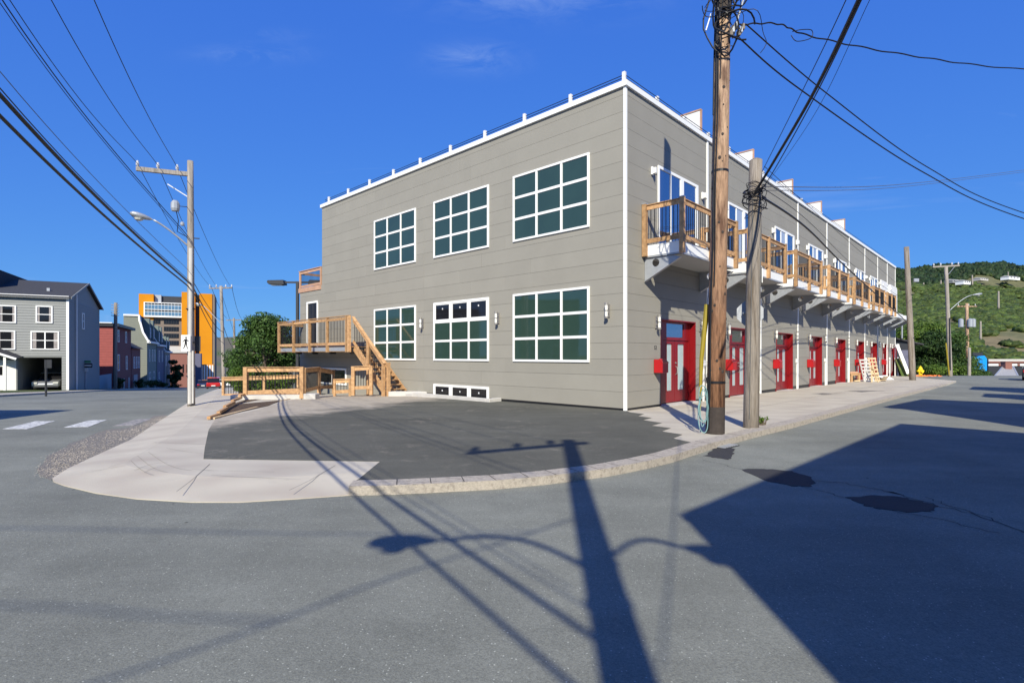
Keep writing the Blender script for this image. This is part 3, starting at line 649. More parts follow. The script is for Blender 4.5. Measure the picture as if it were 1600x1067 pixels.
# the balconies
def make_balcony(L_, full=True, shared=None):
    root = bpy.data.objects.new('balcony', None); C.objects.link(root); root.parent = B
    P = 1.2; zb, zt = 4.57, 4.90
    MB().box(0, L_, -P, -.02, zb+.02, zt).build('deck', M['whitewood'], root)
    MB().box(-.012, L_+.012, -P-.03, -.02, zb-.03, zb+.02).build('edge_angle', M['galv'], root)
    MB().box(.02, L_-.02, -P+.03, -.03, zb-.035, zb-.031).build('soffit', M['soffit'], root)
    box(-.02, 0, -P-.02, -.02, zb+.02, zt+.01).build('fascia', M['white'], root); box(L_, L_+.02, -P-.02, -.02, zb+.02, zt+.01).build('fascia', M['white'], root)
    for a, b in ((0, L_/2-.004), (L_/2+.004, L_)): box(a, b, -P-.02, -P, zb+.02, zt+.01).build('fascia', M['white'], root)
    # gusset plates with a round hole
    for x in (.03, L_-.06):
        n = 20; cx, cz, cr = -.40, zb-.20, .12
        outl = [(-.03, zb-.03), (-P+.02, zb-.03), (-P+.02, zb-.12), (-.06, zb-.72), (-.03, zb-.72)]
        # ring between the outline and the hole
        ring = []
        for k in range(n):
            th = 2*math.pi*k/n; dx, dz = math.cos(th), math.sin(th); best = 9
            for i in range(len(outl)):
                (ax, az), (bx, bz) = outl[i], outl[(i+1) % len(outl)]; ex, ez = bx-ax, bz-az; den = dx*ez-dz*ex
                if abs(den) < 1e-9: continue
                t = ((ax-cx)*ez-(az-cz)*ex)/den; s_ = ((ax-cx)*dz-(az-cz)*dx)/den
                if t > 0 and -1e-6 <= s_ <= 1+1e-6: best = min(best, t)
            ring.append((cx+dx*best, cz+dz*best))
        # put the true corners in: snap the nearest ring point to each corner
        for c_ in outl:
            j = min(range(n), key=lambda k: (ring[k][0]-c_[0])**2+(ring[k][1]-c_[1])**2); ring[j] = c_
        hole = [(cx+cr*math.cos(2*math.pi*k/n), cz+cr*math.sin(2*math.pi*k/n)) for k in range(n)]
        g_ = MB(); vs = []
        for X in (x, x+.03): vs += [(X, p[0], p[1]) for p in ring]+[(X, p[0], p[1]) for p in hole]
        fs = []
        for k in range(n):
            k2 = (k+1) % n
            fs += [(k, k2, n+k2, n+k), (2*n+k, 3*n+k, 3*n+k2, 2*n+k2), (k, 2*n+k, 2*n+k2, k2), (n+k, n+k2, 3*n+k2, 3*n+k)]
        g_.add(vs, fs).build('gusset', M['galv'], root)
        pl = MB().beam((x+.015, -P+.0, zb-.125), (x+.015, -.05, zb-.735), .12, .014, up=(0, 0, 1)); pl.build('flange', M['galv'], root)
    MB().box(-.02, .1, -P-.0, -.02, zb-.034, zb-.03).build('flange', M['black'], root)
    def post(x, y, z0=zb-.02, z1=6.14, nm='post'):
        o = MB().box(x-.065, x+.065, y-.065, y+.065, z0, z1).build(nm, M['wood'], root); MB().box(x-.07, x+.07, y-.07, y+.07, z1, z1+.025).build('post_cap', M['galv'], o); return o
    yo = -P-.07
    for x in (-.02, L_/2, L_+.02): post(x, yo)
    post(-.08, -.10, zb+.0)
    post(L_+.08, -.10, zb+.0)
    def rail(a, b, z, h=.13):
        MB().beam((a[0], a[1], z), (b[0], b[1], z), .04, h).build('rail', M['wood'], root)
    for z in (6.02, 5.02):
        for a, b in (((-.02+.066, yo), (L_/2-.066, yo)), ((L_/2+.066, yo), (L_-.046, yo)), ((-.06, yo+.07), (-.06, -.17)), ((L_+.06, yo+.07), (L_+.06, -.17))): rail(a, b, z)
    for a, b in (((-.0, yo), (L_, yo)), ((-.06, yo+.07), (-.06, -.1)), ((L_+.06, yo+.07), (L_+.06, -.1))): MB().beam((a[0], a[1], 6.10), (b[0], b[1], 6.10), .10, .025).build('cap_rail', M['wood'], root)
    bl = []
    n = int(L_/.13)
    for i in range(1, n):
        x = L_*i/n
        if abs(x-L_/2) > .08: bl.append((x, yo))
    for i in range(1, 9): bl += [(-.06, yo+(-.17-yo)*i/9), (L_+.06, yo+(-.17-yo)*i/9)]
    if full:
        bmsh = box(-.009, .009, -.009, .009, 5.08, 5.96).mesh('baluster', M['black'])
        for x, y in bl: inst(bmsh, 'baluster', root, (x, y, 0))
    else:
        q = MB()
        for x, y in bl: q.box(x-.009, x+.009, y-.009, y+.009, 5.08, 5.96)
        q.build('balusters', M['black'], root)['kind'] = 'stuff'
    return root
bal = [(1.01, 3.9), (6.2, 3.9), (11.6, 3.9), (17.0, 4.0), (22.6, 4.0), (28.1, 3.6), (32.9, 3.3), (37.6, 2.7), (41.3, 2.4)]
bal_full = make_balcony(3.9); bal_far = make_balcony(3.9, False)
for i, (x, L_) in enumerate(bal):
    if i == 0: o = bal_full
    elif i == 3: o = bal_far
    else: o = copy_tree(bal_full if i < 3 else bal_far, B)
    o.location = (x, 0, 0); o.scale = (L_/3.9, 1, 1)
    if i > 6:       # the last two are still bare platforms
        for ch in list(o.children):
            if ch.name.split('.')[0] in ('post', 'rail', 'cap_rail', 'balusters'):
                for g_ in list(ch.children): bpy.data.objects.remove(g_)
                bpy.data.objects.remove(ch)
# white sheeted boxes on the two far balconies
for x0, x1 in ((37.6, 40.0), (41.6, 44.8)):
    box(x0, x1, -.16, -.065, 4.91, 7.62).build('white_sheeting', M['whitewood'], B)
# conduit and service pipe beside the doors
for bi in range(9):
    b = bays[bi]; MB().tube([(b+5.12, -.05, -.3), (b+5.12, -.05, 1.25)], .04, 8).box(b+5.02, b+5.22, -.10, -.02, 1.22, 1.42).build('service_pipe', M['whitewood'], B)
text('52', .17, M['black'], 'house_number', B, Matrix.Translation((1.72, -.022, 1.83)) @ Matrix.Rotation(R(90), 4, 'X'))

# wall lamps, mailboxes (things fixed on the building)
def make_lamp(label):
    r = thing('wall_lamp', (0, 0, 0), 0, label, 'wall lamp', 'twin cylinder wall lamps on the grey building')
    box(-.045, .045, 0, .03, -.19, .19).build('back_plate', M['chrome'], r)
    MB().lathe([(.045, -.2), (.045, .2)], 0, -.10, 12).build('lamp_glass', M['lampglass'], r)
    q = MB(); q.lathe([(.058, .17), (.058, .225), (.03, .235)], 0, -.10, 12); q.lathe([(.03, -.235), (.058, -.225), (.058, -.17)], 0, -.10, 12)
    q.lathe([(.056, -.015), (.056, .015)], 0, -.10, 12); q.box(-.03, .03, -.07, 0, .06, .085); q.box(-.03, .03, -.07, 0, -.085, -.06); q.build('bracket', M['chrome'], r)
    return r
spots = []
ordn = ['first', 'second', 'third', 'fourth', 'fifth', 'sixth', 'seventh', 'eighth', 'ninth']
for y, lb in ((.55, 'wall lamp between the building corner and the big lower window'), (5.2, 'wall lamp between the middle and the nearest lower windows'), (9.65, 'wall lamp between the middle and farthest lower windows')):
    spots.append((BL(-.055, y, 2.92), BR-math.pi/2, lb))
for bi in range(9):
    b = bays[bi]
    for dx, sd in ((1.72, 'near'), (4.85, 'far')): spots.append((BL(b+dx, -.055, 2.66+bdz[bi]), BR, '%s side wall lamp at the %s red door from the corner' % (sd, ordn[bi])))
L0 = make_lamp('x')
for i, (p, a, lb) in enumerate(spots):
    o = L0 if i == 0 else copy_tree(L0)
    o.location = p; o.rotation_euler = (0, 0, a); o['label'] = lb
def make_small(label):
    r = thing('balcony_light', (0, 0, 0), 0, label, 'wall light', 'small white balcony lights')
    bevel(box(-.06, .06, 0, .06, -.12, .12).build('housing', M['white'], r), .008); box(-.035, .035, -.10, 0, -.09, .09).build('lamp_glass', M['lampglass'], r)
    MB().tube([(0, -.13, -.14), (0, -.05, -.14), (0, -.02, -.12)], .012, 6).build('bracket', M['darkgrey'], r)
    return r
s0 = make_small('x'); k = 0
for bi in range(8):
    for dx, sd in ((1.48, 'near'), (5.05, 'far')):
        o = s0 if k == 0 else copy_tree(s0); k += 1
        o.location = BL(bays[bi]+dx, -.085, 7.3); o.rotation_euler = (0, 0, BR); o['label'] = 'small white light on the %s side of the %s balcony door' % (sd, ordn[bi])
def make_mail():
    r = thing('mailbox', (0, 0, 0), 0, 'x', 'mailbox', 'red mailboxes beside the red doors')
    bevel(MB().prism([(-.16, -.20), (.14, -.20), (.14, .22), (-.06, .22), (-.16, .12)], -.19, .19, 'x').build('box', M['redbox'], r), .01)
    MB().add([(-.2, -.175, .115), (.2, -.175, .115), (.2, -.05, .245), (-.2, -.05, .245), (-.2, -.165, .10), (.2, -.165, .10), (.2, -.045, .225), (-.2, -.045, .225)], [(0, 1, 2, 3), (4, 7, 6, 5), (0, 4, 5, 1), (2, 6, 7, 3), (0, 3, 7, 4), (1, 5, 6, 2)]).build('lid', M['redbox'], r)
    return r
m0 = make_mail()
for bi in range(8):
    o = m0 if bi == 0 else copy_tree(m0)
    p = BL(bays[bi]+1.78, -.17, 1.28+bdz[bi]); o.location = p; o.rotation_euler = (0, 0, BR); o['label'] = 'red mailbox on the wall beside the %s red door from the corner' % ordn[bi]

# ------------------------------------------------------------------ deck and stairs (same local axes)
K = thing('wooden_staircase', (3.29, 15.5, 0), BR, 'fresh lumber deck and open staircase with black balusters against the grey wall', 'staircase')
DZ = 2.0; DX = -1.3
def kb(mb, name, m='wood', parent=K): return mb.build(name, M[m], parent)
for i in range(9): kb(box(DX+.03+i*.143, DX+.03+i*.143+.135, 13.25, 20.75, DZ-.035, DZ), 'deck_board')
kb(box(DX, DX+.045, 13.25, 20.75, DZ-.24, DZ-.04), 'rim_joist', 'wood')
for a, b in ((13.52, 15.18), (15.32, 16.98), (17.12, 18.78), (18.92, 20.58)): kb(box(DX-.015, DX-.0, a, b, DZ-.21, DZ-.03), 'flashing', 'galv')
for y in (13.3, 15.25, 17.05, 18.85, 20.6):
    kb(box(DX+.05, -.03, y-.02, y+.02, DZ-.23, DZ-.04), 'joist', 'darkgrey'); kb(box(DX+.02, DX+.34, y-.05, y+.05, DZ-.34, DZ-.24), 'bracket', 'black')
dposts = [13.45, 15.25, 17.05, 18.85, 20.65]
def dpost(x, y, z0, z1):
    o = kb(box(x-.06, x+.06, y-.06, y+.06, z0, z1), 'post'); return o
for y in dposts: dpost(DX-.07, y, DZ-.26, 3.34)
dpost(DX-.07, 13.25, DZ-.26, 3.36)
for a, b in zip(dposts[:-1], dposts[1:]):
    for z, h in ((3.24, .13), (DZ+.12, .13)): kb(MB().beam((DX-.07, a+.06, z), (DX-.07, b-.06, z), .04, h), 'rail')
kb(MB().beam((DX-.07, 13.2, 3.36), (DX-.07, 20.75, 3.36), .14, .035), 'cap_rail')
for z, h in ((3.24, .13), (DZ+.12, .13)): kb(MB().beam((DX, 20.65, z), (-.05, 20.65, z), .04, h), 'rail')
kb(MB().beam((DX-.05, 20.65, 3.36), (-.05, 20.65, 3.36), .14, .035), 'cap_rail')
bm_ = box(-.009, .009, -.009, .009, DZ+.17, 3.19).mesh('baluster', M['black'])
for a, b in zip(dposts[:-1], dposts[1:]):
    for i in range(1, 13): inst(bm_, 'baluster', K, (DX-.07, a+(b-a)*i/13, 0))
for i in range(1, 9): inst(bm_, 'baluster', K, (DX+(-DX-.05)*i/9, 20.65, 0))
# stairs: from y=13.25,z=2 down to y=10.75
NS = 10; y_b, y_t = 10.80, 13.25
sl_ = (DZ-0)/(y_t-y_b)
for i in range(NS):
    z = DZ*(i+1)/(NS+1); y = y_b+(y_t-y_b)*i/NS
    for k in range(2): kb(box(-1.06, -.06, y+k*.135, y+k*.135+.128, z-.035, z), 'tread')
for x in (-1.12, -.09):
    kb(MB().beam((x, y_b-.02, .02), (x, y_t, DZ-.10), .04, .22), 'stringer')
kb(MB().beam((-.6, y_b-.02, -.04), (-.6, y_t, DZ-.16), .04, .16), 'stringer')
xo = -1.18
for y, z0, z1 in ((11.95, -.15, 2.24), (10.78, -.1, 1.17), ):
    dpost(xo-.02, y, z0, z1)
dpost(xo+.12, 10.62, -.1, 1.3)
for dz, h in ((1.28, .13), (.34, .12)):
    kb(MB().beam((xo, y_b-.05, dz-.12), (xo, y_t-.02, DZ+dz-.12), .04, h), 'rail')
kb(MB().beam((xo, y_b-.10, 1.26), (xo, y_t, DZ+1.32), .13, .035), 'cap_rail')
bs = box(-.009, .009, -.009, .009, .25, 1.14).mesh('baluster', M['black'])
for x in (xo,):
    for i in range(1, 18):
        y = y_b+(y_t-y_b)*i/18; inst(bs, 'baluster', K, (x, y, (y-y_b)*sl_))
# ------------------------------------------------------------------ ramp fences
def fence(P, label, tops, grp='lumber fences around the ramp', post=.10, rails=True, spacing=.115, bot=.16):
    """P: list of (x, y, zbase); tops: height of posts"""
    r = thing('wooden_fence', P[0], 0, label, 'fence', grp); o0 = Vector(P[0])
    for i, p in enumerate(P):
        q = Vector(p)-o0; h = tops[i] if isinstance(tops, list) else tops
        box(q.x-post/2, q.x+post/2, q.y-post/2, q.y+post/2, q.z-.15, q.z+h).build('post', M['wood'], r)
    for i in range(len(P)-1):
        a = Vector(P[i])-o0; b = Vector(P[i+1])-o0; ha = tops[i] if isinstance(tops, list) else tops; hb = tops[i+1] if isinstance(tops, list) else tops
        d = (b-a); d.z = 0; L_ = d.length; d = d/L_*post/2
        zA = lambda z: Vector((0, 0, z))
        MB().beam(a+d+zA(ha-.10), b-d+zA(hb-.10), .04, .14).build('rail', M['wood'], r)
        MB().beam(a-d+zA(ha+.0), b+d+zA(hb+.0), .13, .03).build('cap_rail', M['wood'], r)
        MB().beam(a+d+zA(bot), b-d+zA(bot), .04, .14).build('rail', M['wood'], r)
        n = max(2, int(L_/spacing))
        for k in range(1, n):
            t = k/n; p = a.lerp(b, t); h = ha+(hb-ha)*t
            bmesh_ = box(-.009, .009, -.009, .009, bot+.06, h-.16).mesh('baluster', M['black']) if False else None
            box(p.x-.009, p.x+.009, p.y-.009, p.y+.009, p.z+bot+.06, p.z+h-.16).build('baluster', M['black'], r)
    return r
def PX(u, v, Y): q = D(u, v, Y); return (q.x, q.y, q.z)
fence([PX(349, 623, 24.8), PX(413, 621, 24.9), PX(466, 619, 25)], 'low lumber fence behind the ramp, nearest the street', 1.0)
fence([PX(384, 620, 19.9), PX(472, 616, 20.0)], 'big front lumber fence standing on the concrete kerb wall', [1.1, 1.02], post=.14)
fence([PX(476, 617, 20.1), PX(498, 611, 22.4)], 'short lumber fence running back from the big front one', 1.0)
fence([PX(499, 611, 22.6), PX(521, 610, 24.2)], 'short sloping lumber fence going down the ramp', [.98, .9])
fence([PX(523, 618, 23.0), PX(547, 617, 23.0)], 'lowest lumber fence panel, down in the ramp', .7)
fence([PX(552, 612, 22.4), PX(580, 611, 22.1)], 'lumber fence panel right beside the foot of the stairs', 1.05, post=.14)
wl = thing('retaining_wall', (-10.3, 19.8, 0), 0, 'low pale concrete kerb wall under the big lumber fence', 'retaining wall')
bevel(MB().prism([(0, -.05), (2.6, .30), (2.6, .55), (0, .35)], -.2, .12).build('kerb_wall', M['block'], wl), .015)
bevel(box(-.08, .12, -.14, .30, -.25, .135).build('end_block', M['block'], wl), .015); bevel(box(2.45, 2.95, .15, .6, -.2, .16).build('end_block', M['block'], wl), .02)
bevel(box(-3.2, -.1, 3.9, 4.2, -.9, -.28).build('kerb_wall', M['block'], wl), .015)
bevel(box(5.2, 7.0, 2.2, 2.6, -.2, .10).build('kerb_wall', M['block'], wl), .015)
# sunk planting bed with stepped timber edge
bed = [W(u, v) for u, v in ((330, 653), (346, 640), (362, 632), (384, 625), (462, 620), (420, 634), (380, 643), (345, 651))]
drape('soil_bed', bed, .012, M['soil'], skirt=.01, step=30, label='dark wedge of bare soil below the concrete kerb wall', cat='soil')
te = thing('timber_edging', g3(W(330, 653)), 0, 'stepped yellowish timber edging climbing beside the soil bed', 'timber edging'); o0 = g3(W(330, 653))
for i, (a, b) in enumerate((((326, 656), (343, 650)), ((341, 650), (354, 642)), ((351, 642), (366, 634)), ((363, 634), (377, 628)), ((374, 627), (386, 622)))):
    p, q = g3(W(*a))-o0, g3(W(*b))-o0; z = .05+.035*i
    MB().beam(p+Vector((0, 0, z)), q+Vector((0, 0, z)), .08, .07).build('timber', M['wood'], te)
p, q = g3(W(333, 655))-o0, g3(W(462, 622))-o0
MB().beam(p+Vector((0, 0, .02)), q+Vector((0, 0, .02)), .08, .05).build('timber', M['pale'], te)

# ------------------------------------------------------------------ utility poles
def pole(name, base, top, r0, r1, m, label, cat='utility pole', n=14, butt=None):
    r = thing(name, base, 0, label, cat); d = Vector(top)-Vector(base)
    pts = [d*t+Vector((rnd.uniform(-.004, .004), rnd.uniform(-.004, .004), 0)) for t in (0, .12, .3, .5, .7, .88, 1)]; pts[0] = Vector((0, 0, -.3)); 
    sh = MB().tube(pts, [r0+(r1-r0)*t for t in (0, .12, .3, .5, .7, .88, 1)], n).build('shaft', M[m], r, smooth=True)
    for p in sh.data.polygons:
        if len(p.vertices) > 4: p.use_smooth = False
    return r, d
def insulator(parent, x, y, z, s=1.):
    MB().lathe([(.02*s, 0), (.02*s, .06*s), (.05*s, .08*s), (.07*s, .12*s), (.045*s, .14*s), (.065*s, .17*s), (.04*s, .2*s), (.045*s, .25*s), (.01, .28*s)], x, y, 8).xf(Matrix.Translation((0, 0, z))).build('insulator', M['porcelain'], parent, smooth=False)
def cobra(parent, p, q, rise, L_head=.7, m='galv', wd=.17, bend=0.):
    """curved arm from p to q (parent space) with a luminaire at the end, pointing on along p->q"""
    p, q = Vector(p), Vector(q); pts = []
    for i in range(11):
        t = i/10; pts.append(p.lerp(q, t)+Vector((0, 0, rise*math.sin(t*math.pi/2)+bend*math.sin(math.pi*t))))
    MB().tube(pts, .03, 7).build('lamp_arm', M[m], parent, smooth=True)
    d = (pts[-1]-pts[-2]); d.z *= .4; d.normalize(); sd = d.cross(Vector((0, 0, 1))).normalized(); up = sd.cross(d)
    mb = MB(); vs = []; fs = []; prof = [(0, .05, .05, .0), (.15, .5, .5, .05), (.4, .95, .85, .1), (.7, 1, 1, .1), (.9, .8, .8, .08), (1.0, .3, .3, .03)]; n = 10
    e_ = pts[-1]
    for (t, a, b, k) in prof:
        for j in range(n):
            th = 2*math.pi*j/n; vs.append(e_+d*(t*L_head)+sd*(wd*a*math.cos(th))+up*((.09*b if math.sin(th) > 0 else .10*b)*math.sin(th)))
    for i in range(len(prof)-1):
        for j in range(n): fs.append((i*n+j, i*n+(j+1) % n, (i+1)*n+(j+1) % n, (i+1)*n+j))
    fs += [tuple(range(n)), tuple(range((len(prof)-1)*n, len(prof)*n))]
    hd = mb.add(vs, fs).build('lamp_head', M['galv'], parent, smooth=True)
    c_ = e_+d*(L_head*.6)-up*.09
    MB().lathe([(.13, 0), (.11, -.05), (.05, -.08)], c_.x, c_.y, 10).xf(Matrix.Translation((0, 0, c_.z))).build('lens', M['lens'], hd)
# near brown pole
p1b = g3(W(1117, 677)); p1t = Vector((p1b.x+.245, p1b.y, 12.9))
P1, d1 = pole('utility_pole', p1b, p1t, .182, .135, 'pole1', 'thick reddish brown wooden utility pole in front, with tangled cables at its top', n=20)
MB().tube([(0, 0, -.2), (.01, 0, .55)], [.187, .185], 20).build('butt_wrap', M['tar'], P1)
for z in (1.05, 5.35): 
    f_ = z/12.9; MB().lathe([(.188-.047*f_, z-.025), (.188-.047*f_, z+.025)], d1.x*f_, 0, 20).build('band', M['black'], P1)
ns_ = MB()
for i in range(46):
    z = rnd.uniform(.6, 9.5); th = rnd.uniform(math.pi*1.0, math.pi*2.05); rr = .182-.047*z/12.9; c_ = Vector((d1.x*z/12.9+math.cos(th)*rr, math.sin(th)*rr, z)); nrm = Vector((math.cos(th), math.sin(th), 0)); t_ = Vector((-math.sin(th), math.cos(th), 0)); s_ = rnd.uniform(.012, .034)
    ns_.add([c_+t_*s_*math.cos(k*math.pi/3)+Vector((0, 0, s_*1.3*math.sin(k*math.pi/3)))+nrm*.001 for k in range(6)]+[c_+nrm*.012], [(k, (k+1) % 6, 6) for k in range(6)])
o_ = ns_.build('knots', M['tar'], P1); o_['kind'] = 'stuff'
# cable runs down the pole and loops at the top
for k, (th, z0, z1, r_) in enumerate(((3.7, 0.1, 12.5, .016), (3.95, 3.0, 12.3, .012), (3.3, 6.5, 12.0, .014), (4.25, 7.2, 11.5, .010))):
    pts = [Vector((d1.x*z/12.9+math.cos(th+.05*math.sin(z*2+k))*(.20-.047*z/12.9), math.sin(th+.05*math.sin(z*2+k))*(.20-.047*z/12.9), z)) for z in np.linspace(z0, z1, 28)]
    MB().tube(pts, r_, 6).build('riser_cable', M['wire'], P1)
r2 = random.Random(11)
for k in range(26):
    zc = r2.uniform(7.9, 10.2); a0 = r2.uniform(0, 6.28); rx = r2.uniform(.12, .42); rz_ = r2.uniform(.12, .75); cx_ = d1.x*zc/12.9+r2.uniform(-.22, .30); cy_ = -.25+r2.uniform(-.15, .1)
    span = r2.uniform(2.5, 5.6); pts = [(cx_+rx*math.cos(a0+span*t/16), cy_+.1*math.sin(t*.7+k), zc+rz_*math.sin(a0+span*t/16)) for t in range(17)]
    MB().tube(pts, r2.choice([.007, .009, .012, .018]), 5).build('cable_loop', M['wire'], P1)
MB().tube([(.30, -.15, 8.0), (.45, -.2, 8.6), (.60, -.25, 9.1), (.8, -.3, 9.8)], .022, 6).build('conduit', M['galv'], P1)
lp_ = [Vector(D(u, v, 10.8))-p1b for u, v in ((1112, -12), (1106, 8), (1099, 30), (1099, 46), (1105, 60), (1113, 74), (1121, 82))]
MB().tube(lp_, .016, 6).build('cable_loop', M['wire'], P1); lp_ = [Vector(D(u, v, 10.75))-p1b for u, v in ((1103, 48), (1111, 22))]; MB().tube(lp_, .013, 6).build('tie', M['white'], P1)
# dark wrap high on the pole
f_ = 8.6/12.9; MB().tube([(d1.x*8.45/12.9, 0, 8.45), (d1.x, 0, 12.9)], [.158, .140], 18).build('cable_sleeve', M['tar'], P1)
for k in range(7): bevel(box(d1.x*.64+.05+.04*k, d1.x*.64+.11+.04*k, -.26, -.16, 8.0+.06*((k*5) % 4), 8.12+.06*((k*5) % 4)).build('clamp', M['galv'] if k % 2 else M['pole2'], P1), .008)
# hose coil and yellow guard at its foot
hc = thing('hose_coil', p1b+Vector((-.27, -.08, .05)), 0, 'pale blue hose coiled against the foot of the brown pole', 'hose')
pts = []
for i in range(120):
    th = i/120*2*math.pi*4.3; k = i/120; pts.append((.09*math.cos(th)+.02*math.sin(i*.5), -.03*k+.02*math.sin(th*1.3), .48+(.36+.1*math.sin(i*.11))*math.sin(th)+.06*math.sin(k*7)))
MB().tube(pts, .009, 6).build('hose', M['teal'], hc, smooth=True)
MB().tube([(.09, 0, .2), (.12, .01, .9), (.08, 0, 1.1)], .028, 6).build('holder', M['black'], hc)
gy = thing('guy_guard', p1b+Vector((-.33, .1, 0)), 0, 'tall yellow plastic guard rising beside the brown pole', 'guy wire guard')
a_ = D(1096, 560, 11.15)-gy.location; b_ = D(1105, 476, 11.15)-gy.location; a0_ = D(1093, 648, 11.1)-gy.location
MB().tube([a0_, a_, b_], [.022, .045, .062], 8).build('guard', M['yellow'], gy); MB().tube([a0_-Vector((0, 0, .4)), a0_, b_, b_+(b_-a_)*.6], .008, 5).build('guy_wire', M['galv'], gy)
# grey pole with the back of a stop sign
p2b = g3(W(1173, 668)); P2, d2 = pole('utility_pole', p2b, (p2b.x+.11, p2b.y, 5.9), .165, .135, 'pole2', 'weathered grey short wooden pole standing just behind the brown one', n=20)
MB().lathe([(.10, 0), (.11, .02), (.05, .05)], .11, 0, 12).xf(Matrix.Translation((0, 0, 5.9))).build('top', M['pole2'], P2)
r3 = random.Random(5)
for k in range(14):
    zc = 5.0+r3.uniform(-.25, .3); rx = r3.uniform(.15, .26); pts = [(.08+rx*math.cos(t/14*6.28), rx*math.sin(t/14*6.28), zc+.12*math.sin(t/14*6.28+k)) for t in range(15)]
    MB().tube(pts, r3.choice([.007, .010, .014]), 5).build('cable_loop', M['wire'], P2)
for th, z0 in ((4.1, .2), (5.2, 2.2)): MB().tube([(math.cos(th)*.168+.11*z/5.9, math.sin(th)*(.168-.03*z/5.9), z) for z in np.linspace(z0, 5.0, 12)], .008, 5).build('riser_cable', M['wiregrey'], P2)
ss = thing('stop_sign', p2b+Vector((.10, .26, 2.55)), 0, 'grey back of an octagonal sign fixed behind the grey pole', 'road sign')
oc = [(.30*math.cos(R(22.5+45*k)), .30*math.sin(R(22.5+45*k))) for k in range(8)]
pl = MB().prism(oc, -.002, .002, 'y').build('sign_plate', M['galv'], ss); MB().prism([(x*.97, z*.97) for x, z in oc], .003, .004, 'y').build('sign_face', M['red'], ss)
box(-.16, .16, -.12, -.003, -.02, .02).build('bracket', M['galv'], ss); ss.rotation_euler = (0, 0, R(-18))
sb = thing('meter_box', p2b+Vector((.19, 0, 3.35)), 0, 'narrow black and white box fixed high on the side of the grey pole', 'box'); box(-.02, .03, -.05, .05, -.16, .18).build('housing', M['black'], sb); box(.03, .05, -.045, .045, -.15, .17).build('cover', M['white'], sb)
# third pole
p3 = D(1426, 594, 38.3); P3, d3 = pole('utility_pole', (p3.x, p3.y, G(p3.x, p3.y)), D(1416, 386, 38.3), .21, .16, 'pole2', 'bare grey wooden pole at the far end of the red door sidewalk')
MB().lathe([(.2, 0), (.2, .05)], -.08, 0, 14).xf(Matrix.Translation((0, 0, 3.0))).build('band', M['black'], P3)
MB().lathe([(.19, 0), (.19, .05)], -.2, 0, 14).xf(Matrix.Translation((0, 0, 6.1))).build('band', M['black'], P3)
bevel(box(-.1, .25, -.3, -.15, 7.0, 7.25).build('bracket', M['galv'], P3), .03)
# fourth: lamp arm and crossarm
p4 = D(1485, 586, 50); P4, d4 = pole('utility_pole', (p4.x, p4.y, G(p4.x, p4.y)-.5), D(1478, 417, 50), .19, .14, 'polewhite', 'pale utility pole with a crossarm and a street lamp at the street crest')
h4 = d4.z
MB().beam((d4.x-1.25, 0, h4-.02), (d4.x+1.25, 0, h4+.12), .1, .13).build('crossarm', M['polewhite'], P4); MB().beam((d4.x-.02, -.1, h4-.9), (d4.x+.75, -.05, h4+.0), .03).build('brace', M['galv'], P4)
for x in (-1.15, -.5, .55, 1.15): insulator(P4, d4.x+x, 0, h4+.1+x*.05)
cobra(P4, (d4.x*.6+.1, 0, h4*.61), (d4.x*.6+2.0, -.3, h4*.66), .95, .85)
MB().tube([(d4.x*.4, -.2, 1.0), (d4.x*.6, -.2, h4*.55)], .05, 6).build('riser_cable', M['darkgrey'], P4)
gq = thing('guy_guard', D(1483, 586, 49.5), 0, 'thin yellow guard leaning by the pale pole with the street lamp', 'guy wire guard'); a_ = D(1478, 536, 49.7)-gq.location; MB().tube([(0, 0, 0), a_], .06, 6).build('guard', M['yellow'], gq)
# fifth: transformers
p5 = D(1512, 590, 70); P5, d5 = pole('utility_pole', (p5.x, p5.y, p5.z-2), D(1510.5, 474, 70), .22, .17, 'pole1', 'brown pole carrying three grey transformers beyond the street crest')
h5 = d5.z; MB().beam((d5.x-1.3, 0, h5-.4), (d5.x+1.3, 0, h5-.4), .12).build('crossarm', M['pole1'], P5)
for x in (-1.1, 0.25, 1.1): insulator(P5, d5.x+x, 0, h5-.35)
for x, s_ in ((-.85, -.1), (.12, -.35), (.75, -.1)): MB().lathe([(.05, -.05), (.28, 0), (.28, .95), (.18, 1.05), (.05, 1.1)], d5.x+x, s_, 12).xf(Matrix.Translation((0, 0, h5-3.1))).build('transformer', M['galv'], P5)
p6 = D(1514, 590, 55); P6, d6 = pole('bollard_post', (p6.x, p6.y, p6.z-.8), D(1514.5, 543, 55), .16, .13, 'polewhite', 'short pale post sunk beside the trees at the street crest', 'post')
for (u, v0, v1, Y, w_, lb) in ((1560, 482, 455, 420, .8, 'lone pale pole higher up on the green hillside'), (1532, 530, 502, 300, .6, 'lone pale pole lower down on the green hillside'), (1575, 440, 425, 620, .6, 'thin mast above the white roofs on the hill'), (1443, 452, 442, 600, .9, 'tiny pole on the hillside near the building end'), (1470, 448, 438, 600, .9, 'tiny pole on the hill behind the street lamp pole'), (1519, 445, 430, 590, .9, 'tiny pole beside the pale house on the hill')):
    a_, b_ = D(u, v0, Y), D(u, v1, Y); pole('utility_pole', a_, b_, w_, w_*.7, 'polewhite', lb, n=6)

